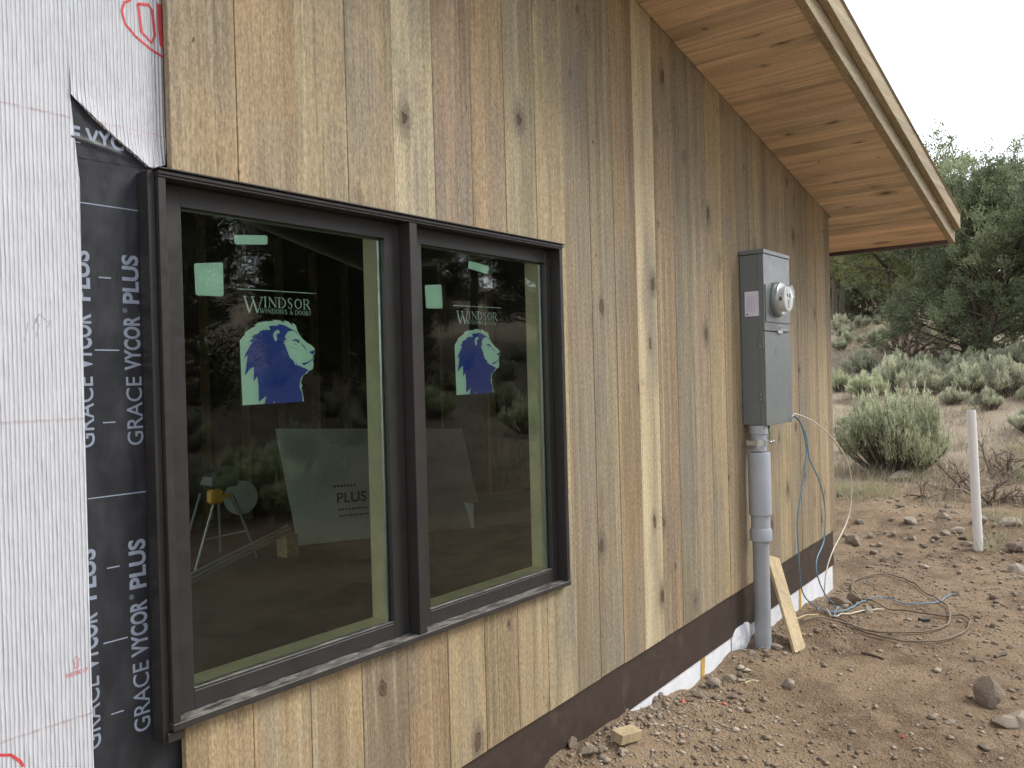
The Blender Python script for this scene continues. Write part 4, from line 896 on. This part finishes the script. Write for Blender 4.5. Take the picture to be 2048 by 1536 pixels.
# ================================================================== ROCKS
def rock_mesh(seed, flat=.7, cuts=11):
    rr = random.Random(seed); bm = bmesh.new(); bmesh.ops.create_icosphere(bm, subdivisions=3, radius=1.0)
    planes = []
    for _ in range(cuts):
        d = Vector((rr.gauss(0, 1), rr.gauss(0, 1), rr.gauss(0, .8))).normalized(); planes.append((d, rr.uniform(.52, .84)))
    ph = [rr.uniform(0, 6) for _ in range(6)]
    for v in bm.verts:
        p = v.co.copy(); p *= 1+.10*math.sin(2.3*p.x+ph[0])*math.sin(2.1*p.y+ph[1])+.07*math.sin(4*p.z+ph[2]+2*p.x)+.03*math.sin(9*p.x+ph[3])*math.sin(8*p.y+ph[4])
        for d, k in planes:
            q = p.dot(d)
            if q > k: p -= d*(q-k)*.97
        v.co = Vector((p.x, p.y*rr_flat[0], p.z*flat))
    me = bpy.data.meshes.new('rock'); bm.to_mesh(me); bm.free()
    me.polygons.foreach_set('use_smooth', [True]*len(me.polygons)); me.set_sharp_from_angle(angle=math.radians(14)); return me
rr_flat = [.8]
rock_meshes = []
for s in range(8):
    rr_flat[0] = random.Random(s).uniform(.62, .9); rock_meshes.append(rock_mesh(s+20, random.Random(s*7).uniform(.5, .75), 9+s % 5))
special = {0: ('big grey rock alone on the dirt in the right foreground', 'rock'), 1: ('pale cracked slab of rock at the right edge below the big grey rock', 'rock_pale'), 2: ('pale blocky rock cut off by the right edge of the view', 'rock_pale'),
           3: ('smooth brown boulder beside the blue cable by the house corner', 'rock_brown'), 4: ('brown boulder behind the start of the cable loops', 'rock_brown'), 5: ('reddish brown slab wedged against the flashing below the window', 'rock_brown'),
           32: ('flat pale stone lying on the dirt below the leaning board', 'rock_pale'), 40: ('dark egg-shaped stone to the right of the cable loops', 'rock_brown'), 45: ('long tan rock just beyond the house corner', 'rock_pale'),
           52: ('large rounded boulder right of the white pipe', 'rock_pale'), 56: ('pale flat-topped slab at the foot of the sagebrush', 'rock_pale'), 54: ('grey rock near the foot of the white pipe at the right edge', 'rock')}
groups = {'loose': ('small loose stone among the rubble row beyond the house corner', 'small loose stones beyond the house'),
          'pile_r': ('broken tan rock of the rubble row around the white pipe', 'rocks around the white pipe'),
          'bank_f': ('brown stone in the rubble along the flashing near the conduit', 'stones in the rubble near the conduit'),
          'bank': ('brown stone in the rubble along the flashing below the window', 'stones in the rubble along the flashing'),
          'pile': ('broken tan rock in the rubble row just beyond the corner', 'rocks in the rubble row beyond the house'),
          'yard': ('loose stone scattered on the open dirt yard', 'stones scattered on the open yard'),
          'corner': ('small stone among the cables by the house corner', 'stones among the cables')}
rr = random.Random(77)
rx = random.Random(41); more = []
for k in range(70):
    th = rx.uniform(-.02, .30); s = rx.uniform(7.4, 10.6); more.append((s*math.cos(th)+.1, -2+s*math.sin(th)*1.05, 0, min(.16, rx.lognormvariate(math.log(.055), .45))))
for i, (x, y, z, w) in enumerate(list(D['rocks'])+more):
    o = bpy.data.objects.new('rock', rock_meshes[(i*3+i//8) % 8]); col.objects.link(o)
    if i in special: lab, mk = special[i]; tag(o, lab, 'rock')
    else:
        k = 'loose' if i >= len(D['rocks']) else 'pile_r' if x > 7.2 and y < -.35 else 'pile' if x > 7.2 else ('bank_f' if y > -.36 and 3.6 < x < 5.0 else 'bank' if y > -.36 and x < 5.0 else ('corner' if 5.0 < x < 7.2 and y > -.75 else 'yard'))
        lab, gp = groups[k]; tag(o, lab, 'rock', gp); mk = rr.choice(['rock', 'rock', 'rock_brown', 'rock_pale'] if k not in ('pile', 'pile_r', 'loose') else ['rock', 'rock_pale', 'rock_pale'])
    if not o.material_slots[0:] : o.data.materials.append(M['rock'])
    o.material_slots[0].link = 'OBJECT'; o.material_slots[0].material = M[mk]
    s = w*.60
    o.scale = (s*rr.uniform(.9, 1.1), s*rr.uniform(.8, 1.1), s*rr.uniform(.8, 1.15))
    o.rotation_euler = (rr.uniform(-.25, .25), rr.uniform(-.25, .25), rr.uniform(0, 6.28))
    o.location = (x, y, gz(x, y)+s*.26)
    if i == 0: o.rotation_euler = (.55, .5, 2.2); o.scale = (s*.95, s*.9, s*1.35); o.location.z += s*.25
    if i == 56: o.scale = (s*1.1, s*.8, s*.5)
    if i == 5: o.scale = (s*1.1, s*.6, s*.9); o.rotation_euler = (.1, 0, .5)

# gravel: uncountable pebbles pressed into the yard
def gravel():
    g = np.random.default_rng(5); n = 19000
    # denser near the wall bank and along the rubble row
    x = np.concatenate([g.uniform(2.6, 8.0, n//2), g.uniform(2.4, 6.6, n//4), g.uniform(7.0, 11.5, n-n//2-n//4)])
    y = np.concatenate([g.uniform(-2.3, -.02, n//2), -np.abs(g.normal(0, .22, n//4))-.02, g.uniform(-2.2, 2.2, n-n//2-n//4)])
    keep = (vnoise(x*1.6, y*1.6, 8)+g.uniform(-.35, .35, n) > -.08) & ((y < -.02) | (x > 6.5))
    near = np.zeros(n, bool)
    for key in ('cable_a', 'cable_b', 'cable_c', 'cable_d'):
        for p in spline(D[key], 5): near |= (np.abs(x-p.x) < .03) & (np.abs(y-p.y) < .03)
    keep &= ~near; x, y = x[keep], y[keep]; n = len(x)
    s = np.exp(g.normal(math.log(.0050), .60, n)); s = np.clip(s, .0025, .026); s = np.where(x > 7, s*1.35, s)
    oct_ = np.array([(1, 0, 0), (-1, 0, 0), (0, 1, 0), (0, -1, 0), (0, 0, 1), (0, 0, -1), (.68, .62, .35), (-.66, .6, .3), (-.6, -.7, .33), (.65, -.62, .36)], float)
    fc = np.array([(6, 4, 7), (0, 4, 6), (0, 9, 4), (9, 8, 4), (8, 1, 4), (1, 7, 4), (6, 7, 2), (0, 6, 2), (7, 1, 2), (9, 0, 3), (8, 9, 3), (1, 8, 3), (0, 2, 3), (2, 1, 3)])
    jit = 1+g.uniform(-.28, .28, (n, len(oct_), 3))
    V = oct_[None]*jit; an = g.uniform(0, 6.28, n); c_, s_ = np.cos(an)[:, None], np.sin(an)[:, None]
    st = g.uniform(.6, 1.1, (n, 1)); V[:, :, 1] *= st; V[:, :, 2] *= .62
    Vx = V[:, :, 0]*c_-V[:, :, 1]*s_; Vy = V[:, :, 0]*s_+V[:, :, 1]*c_
    z = ground_z(x, y)+s*.18
    P = np.stack([Vx*s[:, None]+x[:, None], Vy*s[:, None]+y[:, None], V[:, :, 2]*s[:, None]+z[:, None]], 2).reshape(-1, 3)
    F = (fc[None]+(np.arange(n)*len(oct_))[:, None, None]).reshape(-1, 3)
    tone = np.repeat(g.beta(1.6, 2.2, n), len(oct_))
    o = tri_object('gravel', P, F, M['pebble'], tone=tone); tag(o, 'small tan and brown gravel pressed into the dirt yard', 'gravel', kind='stuff')
gravel()

# ================================================================== PLANTS
def blades(C, Dr, l, w, g, tone):
    n = len(C); R = g.normal(0, 1, (n, 3)); S = np.cross(Dr, R); S /= np.linalg.norm(S, axis=1, keepdims=True)+1e-9
    V = np.stack([C-S*(w/2)[:, None], C+S*(w/2)[:, None], C+Dr*l[:, None]], 1).reshape(-1, 3)
    return V, np.arange(n*3).reshape(-1, 3), np.repeat(tone, 3)
def nrm(v): return v/(np.linalg.norm(v, axis=-1, keepdims=True)+1e-9)
def bez(p0, d, L, bend, k=5):
    """short curved branch: start, direction, length, bend vector"""
    t = np.linspace(0, 1, k)[:, None]; return p0+d*L*t+np.array(bend)*L*t*t
def make_tree(name, seed, H, R, clear_h, n_limb, subs, leaf_mat, bl=.10, bw=.016, per=30, stems=1, up=.45, prof=.6, tuft=.15, trunk_r=.13, bark='bark', spread=.10):
    g = np.random.default_rng(seed); root = empty(name, (0, 0, 0)); wood_ = MB(); TC, TD, TT = [], [], []
    stems_ = []
    for s in range(stems):
        base = np.array([(s-(stems-1)/2)*trunk_r*2.4, g.uniform(-.05, .05), -.15]); lean = np.array([g.uniform(-.06, .06)+(s-(stems-1)/2)*(.10 if spread == .10 else .16), g.uniform(-.06, .06)+(0 if spread == .10 else .16*(s % 2*2-1)), 1.0])*np.array([1, 1, 1 if spread == .10 else g.uniform(.8, 1.0)])
        k = 9; t = np.linspace(0, 1, k)[:, None]
        P = base+lean*H*.9*t+np.cumsum(g.normal(0, .035*H/8, (k, 3)), 0)*np.array([1, 1, .2])
        wood_.tube([tuple(q) for q in P], list(trunk_r*(1-.88*np.linspace(0, 1, k))), 8); stems_.append(P)
    for i in range(n_limb):
        t = clear_h/H+(1-clear_h/H)*((i+.5)/n_limb)**.85*.97
        P = stems_[i % stems]; fi = t*(len(P)-1)/.95; fi = min(fi, len(P)-1.001); k = int(fi); p0 = P[k]+(P[k+1]-P[k])*(fi-k)
        az = i*2.39996+g.uniform(-.4, .4)
        tt = (t-clear_h/H)/(1-clear_h/H)
        Ln = R*max(.12, math.sin(math.pi*min(1, .16+.84*tt)))**prof*g.uniform(.62, 1.12)
        el = g.uniform(.0, .35)+up*tt
        d = np.array([math.cos(az)*math.cos(el), math.sin(az)*math.cos(el), math.sin(el)])
        path = bez(p0, d, Ln, (g.uniform(-.15, .15), g.uniform(-.15, .15), g.uniform(0, .35)), 6)
        wood_.tube([tuple(q) for q in path], list(np.linspace(max(.012, .02*Ln), .004, 6)), 5)
        tone_l = g.uniform(.12, .88)
        for s in range(subs):
            f = g.uniform(.30, 1.0); a = path[0]+(path[-1]-path[0])*f; a = path[min(5, int(f*5))]
            d2 = nrm(d+g.normal(0, .75, 3)+np.array([0, 0, .25])); L2 = Ln*g.uniform(.16, .42)+.12
            q = bez(a, d2, L2, (0, 0, g.uniform(.05, .3)), 5)
            wood_.tube([tuple(v) for v in q[::2]], [.008, .005, .002], 3)
            m_ = max(3, int(L2/.10)); ts = g.uniform(.25, 1.05, m_)
            C = q[0]+(q[-1]-q[0])*ts[:, None]+g.normal(0, tuft*.45, (m_, 3))
            TC.append(C); TD.append(np.repeat(nrm(d2*.6+d*.3+np.array([0, 0, .55]))[None], m_, 0)); TT.append(np.clip(tone_l+g.normal(0, .16, m_), 0, 1))
    C = np.concatenate(TC); Dd = np.concatenate(TD); T = np.concatenate(TT); n = len(C)
    CC = np.repeat(C, per, 0)+g.normal(0, 1, (n*per, 3))*tuft*np.array([.55, .55, .45])
    DD = nrm(np.repeat(Dd, per, 0)+g.normal(0, .65, (n*per, 3)))
    l = bl*g.uniform(.6, 1.3, n*per); w = bw*g.uniform(.7, 1.3, n*per); tn = np.clip(np.repeat(T, per)+g.normal(0, .14, n*per), 0, 1)
    V, F, tn = blades(CC, DD, l, w, g, tn)
    tri_object('crown', V, F, M[leaf_mat], root, tn)
    wood_.build('trunk', M[bark], root, smooth=True, local=True)
    return root
def place(t, x, y, rot=0, s=1.0, sink=.05):
    t.location = (x, y, gz(x, y)-sink); t.rotation_euler = (0, 0, rot); t.scale = (s, s, s*random.Random(int(x*100)).uniform(.95, 1.05)); return t

jun = make_tree('juniper_tree', 31, 5.9, 2.9, .15, 112, 6, 'juniper', bl=.10, bw=.050, per=19, stems=4, up=.9, prof=.34, tuft=.17, trunk_r=.13, spread=.9)
T = D['trees']
place(jun, T[0][0]+.3, T[0][1]+.05, .6, .93); tag(jun, 'big round-crowned juniper at the right, its top rising above the eave', 'tree', 'trees on the slope behind the house')
pin = make_tree('pinyon_tree', 57, 5.5, 2.75, 2.1, 50, 6, 'pinyon', bl=.11, bw=.045, per=18, stems=2, up=.55, prof=.45, tuft=.17, trunk_r=.12)
place(pin, T[1][0], T[1][1], 1.2); tag(pin, 'pine with two bare dark trunks below its crown, under the eave end', 'tree', 'trees on the slope behind the house')
def again(src, x, y, rot, s, label, group='trees on the slope behind the house', name=None):
    c = copy_tree(src); place(c, x, y, rot, s); tag(c, label, 'tree', group); return c
again(pin, T[2][0]-4.5, T[2][1]-.8, 2.6, 1.0, 'bright green pine right beside the house corner under the eave')
again(jun, T[3][0]+1.0, T[3][1]-1.0, 3.4, .80, 'lower juniper filling the right edge of the view')
again(jun, 37.5, 3.4, 4.4, .95, 'dark juniper behind the two-trunked pine')
again(jun, 44, 7.6, 1.4, .95, 'farther juniper showing between the two nearer trees')
again(jun, 41, 9.6, 2.4, .85, 'juniper behind the bright pine by the house corner')
again(jun, 52, 13.4, .7, 1.0, 'far juniper closing the gap beside the house corner')
again(pin, 55, 15.0, .4, 1.2, 'distant pine high on the slope left of the two trunks')
# trees facing the windows across the yard, mirrored in the glass
dk = make_tree('pine_tree', 83, 7.6, 2.9, 1.3, 62, 7, 'pine_dark', bl=.15, bw=.022, per=22, stems=1, up=.35, prof=.5, tuft=.19, trunk_r=.17)
place(dk, 5.6, -9.8, .3); tag(dk, 'tall dark pine across the yard, mirrored in the left pane', 'tree', 'trees mirrored in the windows')
for x, y, r, s, lab in ((11.6, -10.4, 2.0, .8, 'dark pine mirrored beside the frame post of the left pane'), (14.4, -15.5, 4.0, 1.0, 'dark pine mirrored behind the nearest pine'), (14.2, -13.8, 1.0, .8, 'pine mirrored at the top of the right pane'),
                        (20.5, -18.5, 3.0, .9, 'pine mirrored far up the slope in the right pane'), (13.0, -20.5, 5.2, 1.0, 'dark pine mirrored far back near the left edge of the left pane'), (26, -17, 2.2, .85, 'far pine mirrored at the right edge of the right pane'), (21, -21.5, .2, 1.0, 'far pine mirrored in the middle of the glass'), (23, -14.5, 4.1, 1.15, 'pine mirrored above the sagebrush in the right pane'), (28, -22, 5.0, 1.3, 'large far pine mirrored high in the right pane'), (33, -21, 1.9, 1.4, 'farthest pine mirrored at the skyline of the right pane'), (24, -24, 0.9, 1.35, 'tall skyline pine mirrored left in the right pane'), (17.8, -20.2, 2.9, 1.2, 'tall pine mirrored just left of the mullion')):
    again(dk, x, y, r, s, lab, 'trees mirrored in the windows')

def make_sage(name, seed, stems, leaves, mat, hgt=.62, bl=.075, bw=.013, spikes=.25, lobes=11):
    g = np.random.default_rng(seed); root = empty(name, (0, 0, 0)); wd = MB(); C, Dr, T = [], [], []
    lob = g.uniform(0, 6.28, 3)
    LB = []
    for k in range(lobes):                     # separate rounded pads with gaps between them
        az = k*2.39996+g.uniform(-.3, .3); q = ((k+.5)/lobes)**.5
        LB.append((np.array([math.cos(az)*q*.40, math.sin(az)*q*.40, hgt*(1-.62*q**2)*g.uniform(.6, .95)]), g.uniform(.09, .17), np.clip(g.normal(.5, .16), .2, .8)))
    for i in range(stems):
        c_, r_l, tone_b = LB[i % lobes]
        dv = nrm(np.array([g.normal(), g.normal(), abs(g.normal())*1.0+.15])); az = math.atan2(c_[1]+dv[1]*r_l, c_[0]+dv[0]*r_l)
        end = c_+dv*r_l*g.uniform(.7, 1.15); end[2] = max(end[2], .05)
        base = np.array([math.cos(az)*.04, math.sin(az)*.04, -.03])
        mid = base*.4+end*.6+np.array([math.cos(az)*.07, math.sin(az)*.07, -.10*hgt])
        tpar = np.linspace(0, 1, 6)[:, None]; P = base*(1-tpar)**2+2*mid*tpar*(1-tpar)+end*tpar**2
        wd.tube([tuple(p) for p in P], list(np.linspace(.014, .003, 6)*(1.6 if i % 9 == 0 else .8)), 4)
        m_ = int(leaves*g.uniform(.7, 1.3)); f = 1-.34*g.random(m_)**1.2
        idx = f*5; k = np.minimum(idx.astype(int), 4); q = P[k]+(P[k+1]-P[k])*(idx-k)[:, None]
        q = q+g.normal(0, .026, (m_, 3)); tl = np.clip(tone_b+.5*(dv[2]-.5)+g.normal(0, .12), 0, 1)
        C.append(q); Dr.append(nrm(nrm(end-mid)*.5+np.array([0, 0, .55])+g.normal(0, .45, (m_, 3)))); T.append(np.clip(tl+g.normal(0, .15, m_), 0, 1))
        if g.random() < spikes:
            L = g.uniform(.08, .17); mm = 16; f2 = g.random(mm); q = end+np.stack([g.normal(0, .004, mm), g.normal(0, .004, mm), f2*L], 1); wd.tube([tuple(end), tuple(end+np.array([0, 0, L]))], .002, 3)
            C.append(q); Dr.append(nrm(np.array([0, 0, 1.0])+g.normal(0, .28, (mm, 3)))); T.append(np.clip(.75+g.normal(0, .15, mm), 0, 1))
    C = np.concatenate(C); Dr = np.concatenate(Dr); T = np.concatenate(T); n = len(C)
    V, F, tn = blades(C, Dr, bl*g.uniform(.6, 1.3, n), bw*g.uniform(.7, 1.3, n), g, T)
    tri_object('foliage', V, F, M[mat], root, tn); wd.build('stem', M['stem'], root, smooth=True, local=True); return root
sg = [make_sage('sagebrush', 5, 260, 85, 'sage_green', .66, .05, .0085, .45, 17), make_sage('sagebrush', 6, 90, 70, 'sage', .62, .085, .015), make_sage('sagebrush', 7, 80, 70, 'sage', .72, .085, .015), make_sage('sagebrush', 8, 90, 64, 'sage', .52, .085, .015), make_sage('sagebrush', 9, 84, 70, 'sage_green', .66, .085, .015)]
used = [False]*5; rr = random.Random(15)
labs = {'near': ('sagebrush at the slope foot beside the big green bush', 'sagebrush beside the big bush'),
        'left': ('grey sagebrush on the slope just right of the corner', 'sagebrush beside the house corner'),
        'mid': ('pale sagebrush on the slope below the two trees', 'sagebrush below the trees'),
        'right': ('sagebrush on the slope at the right behind the white pipe', 'sagebrush behind the white pipe'),
        'far': ('distant pale sagebrush high on the slope by the trunks', 'distant sagebrush'),
        'fill': ('small sagebrush scattered over the right part of the slope', 'small sagebrush over the right slope'),
        'fill_left': ('small sagebrush scattered over the slope nearer the house', 'small sagebrush over the left slope'),
        'mirror': ('sagebrush on the slope across the yard, seen only mirrored in the windows', 'sagebrush mirrored in the windows')}
def bush(v, x, y, w, key, label=None):
    o = sg[v] if not used[v] else copy_tree(sg[v]); used[v] = True
    o.location = (x, y, gz(x, y)-.01); o.rotation_euler = (0, 0, rr.uniform(0, 6.28)); o.scale = (w*1.05, w*rr.uniform(.85, 1.1), w*rr.uniform(.9, 1.15))
    if 'group' in o: del o['group']
    if label: tag(o, label, 'bush')
    else: tag(o, labs[key][0], 'bush', labs[key][1])
for i, (x, y, z, w) in enumerate(D['sage']):
    if i == 0: bush(0, x, y, w*1.12, '', 'largest bright green sagebrush beyond the house corner, trunk showing below'); continue
    key = 'far' if x > 30 else ('near' if x < 17.5 else ('left' if y > 3.45 else ('mid' if y > 2.0 else 'right')))
    lab = {1: 'blue-grey sagebrush standing alone before the dead branches', 24: 'tiny silvery sagebrush in front of the big green bush', 17: 'broad silvery sagebrush at the right behind the white pipe'}.get(i)
    bush(1+rr.randrange(4), x, y, w*1.0, key, lab)
for k in range(42):                      # more bushes filling the slope in view
    th = rr.uniform(.03, .29); s = 13.5+30*rr.random()**1.2; x, y = s*math.cos(th), -2+s*math.sin(th)
    if math.hypot(x-12.4, y-1.07) < 1.6 or .215 < th < .25: continue
    bush(1+rr.randrange(4), x, y, rr.uniform(.4, .9), 'fill' if th < .15 else 'fill_left')
for k in range(46):                      # slope across the yard
    th = math.radians(rr.uniform(33, 64)); s = rr.uniform(11, 34); x, y = s*math.cos(th), 2-s*math.sin(th)
    bush(1+rr.randrange(4), x, y, rr.uniform(.7, 1.35), 'mirror')

def tufts(name, spots, blades_n, h, spread, mat, w, seed, label):
    g = np.random.default_rng(seed); Cs, Ds, Ls, Ts = [], [], [], []
    for x, y, s in spots:
        m_ = int(blades_n*g.uniform(.7, 1.3)); a = g.uniform(0, 6.28, m_); r = np.abs(g.normal(0, spread*s, m_))
        px, py = x+np.cos(a)*r, y+np.sin(a)*r
        Cs.append(np.stack([px, py, ground_z(px, py)-.01], 1)); Ds.append(nrm(np.stack([np.cos(a)*.35+g.normal(0, .25, m_), np.sin(a)*.35+g.normal(0, .25, m_), np.ones(m_)], 1)))
        Ls.append(h*s*g.uniform(.5, 1.2, m_)); Ts.append(np.clip(g.normal(.5, .25, m_), 0, 1))
    C, Dr, l, T = map(np.concatenate, (Cs, Ds, Ls, Ts))
    V, F, tn = blades(C, Dr, l, np.full(len(C), w)*g.uniform(.7, 1.4, len(C)), g, T)
    o = tri_object(name, V, F, M[mat], tone=tn); return tag(o, label, 'grass', kind='stuff')
g_ = random.Random(8)
spots = []
for p in D['grass_green']:
    for k in range(4): spots.append((p[0]+g_.gauss(0, .22), p[1]+g_.gauss(0, .2), g_.uniform(.7, 1.3) if p[0] < 20 else 2.0))
tufts('grass', spots, 42, .19, .09, 'grass_green', .007, 3, 'green grass tufts at the edge of the dug yard')
spots = []
for k in range(170):
    x = g_.uniform(9.3, 14); y = g_.uniform(-1.6, 2.8)
    spots.append((x, y, g_.uniform(.5, 1.1)))
for k in range(3000):
    th = g_.uniform(-.08, .30); s = g_.uniform(12, 60); spots.append((s*math.cos(th), -2+s*math.sin(th)+.0, g_.uniform(.7, 1.3)))
for k in range(900):
    th = math.radians(g_.uniform(33, 64)); s = g_.uniform(10, 34); spots.append((s*math.cos(th), 2-s*math.sin(th), g_.uniform(.8, 1.5)))
tufts('dry_grass', spots, 16, .24, .13, 'grass_dry', .010, 4, 'dry straw-coloured grass over the slope')

# bare dead branches
def dead(name, seed, x, y, size, n, label, flat=.5):
    g = np.random.default_rng(seed); b = MB()
    for i in range(n):
        az = g.uniform(0, 6.28); el = g.uniform(.1, 1.0)*flat+.1; p = np.array([g.normal(0, .1*size), g.normal(0, .1*size), -.02]); d = np.array([math.cos(az)*math.cos(el), math.sin(az)*math.cos(el), math.sin(el)]); L = size*g.uniform(.4, 1.0); P = [p]
        for k in range(5):
            d = nrm(d+g.normal(0, .28, 3)+np.array([0, 0, -.05])); P.append(P[-1]+d*L/5)
        b.tube([tuple(q) for q in P], list(np.linspace(.030, .006, 6)*size), 5)
        for k in (2, 3, 4):
            for _ in range(2):
                d2 = nrm(d+g.normal(0, .8, 3)); Q = [P[k], P[k]+d2*L*.15, P[k]+d2*L*.3+g.normal(0, .03*L, 3)]; b.tube([tuple(q) for q in Q], [.010*size, .006*size, .003*size], 4)
    o = b.build(name, M['twig'], smooth=True); o.location = (x, y, gz(x, y)); return tag(o, label, 'dead bush')
Dd = D['dead']
dead('dead_branches', 3, Dd[0][0], Dd[0][1], .75, 14, 'bare arching dead branches left of the white pipe')
dead('dead_branches', 4, Dd[1][0], Dd[1][1], .85, 12, 'upright weathered dead stump branches right of the white pipe', 1.1)
dead('dead_branches', 5, Dd[2][0], Dd[2][1], .6, 26, 'low grey heap of dead twigs at the right edge behind the white pipe')
dead('dead_branches', 6, Dd[3][0], Dd[3][1], .42, 9, 'small forked dead branch on the bank above the rubble')
dead('dead_branches', 7, Dd[4][0]-.3, Dd[4][1]+.35, 1.9, 22, 'tangled dead branches under the two-trunked pine', .7)

# ================================================================== labels that count along a row
ORD = ['leftmost', 'second from left', 'third from left', 'fourth from left', 'fifth from left', 'sixth from left', 'seventh from left', 'eighth from left', 'ninth from left', 'tenth from left',
       'eleventh from left', 'twelfth from left', 'thirteenth from left', 'fourteenth from left', 'fifteenth from left', 'sixteenth from left', 'seventeenth from left', 'eighteenth from left', 'nineteenth from left', 'twentieth from left', 'twenty-first from left', 'twenty-second from left', 'twenty-third from left', 'twenty-fourth from left']
def across(o):
    d = Vector(o.location)-Vector((0, -2.0, 1.7)); return d.dot(r_)/max(d.dot(f_), .1)
bygroup = {}
for o in col.objects:
    if o.parent is None and o.get('group') and o.get('category') in ('bush', 'rock'): bygroup.setdefault(o['group'], []).append(o)
for gname, objs in bygroup.items():
    same = {}
    for o in objs: same.setdefault(o['label'], []).append(o)
    for lab, lst in same.items():
        if 1 < len(lst) <= 24:
            for k, o in enumerate(sorted(lst, key=across)): o['label'] = lab+', '+ORD[k]
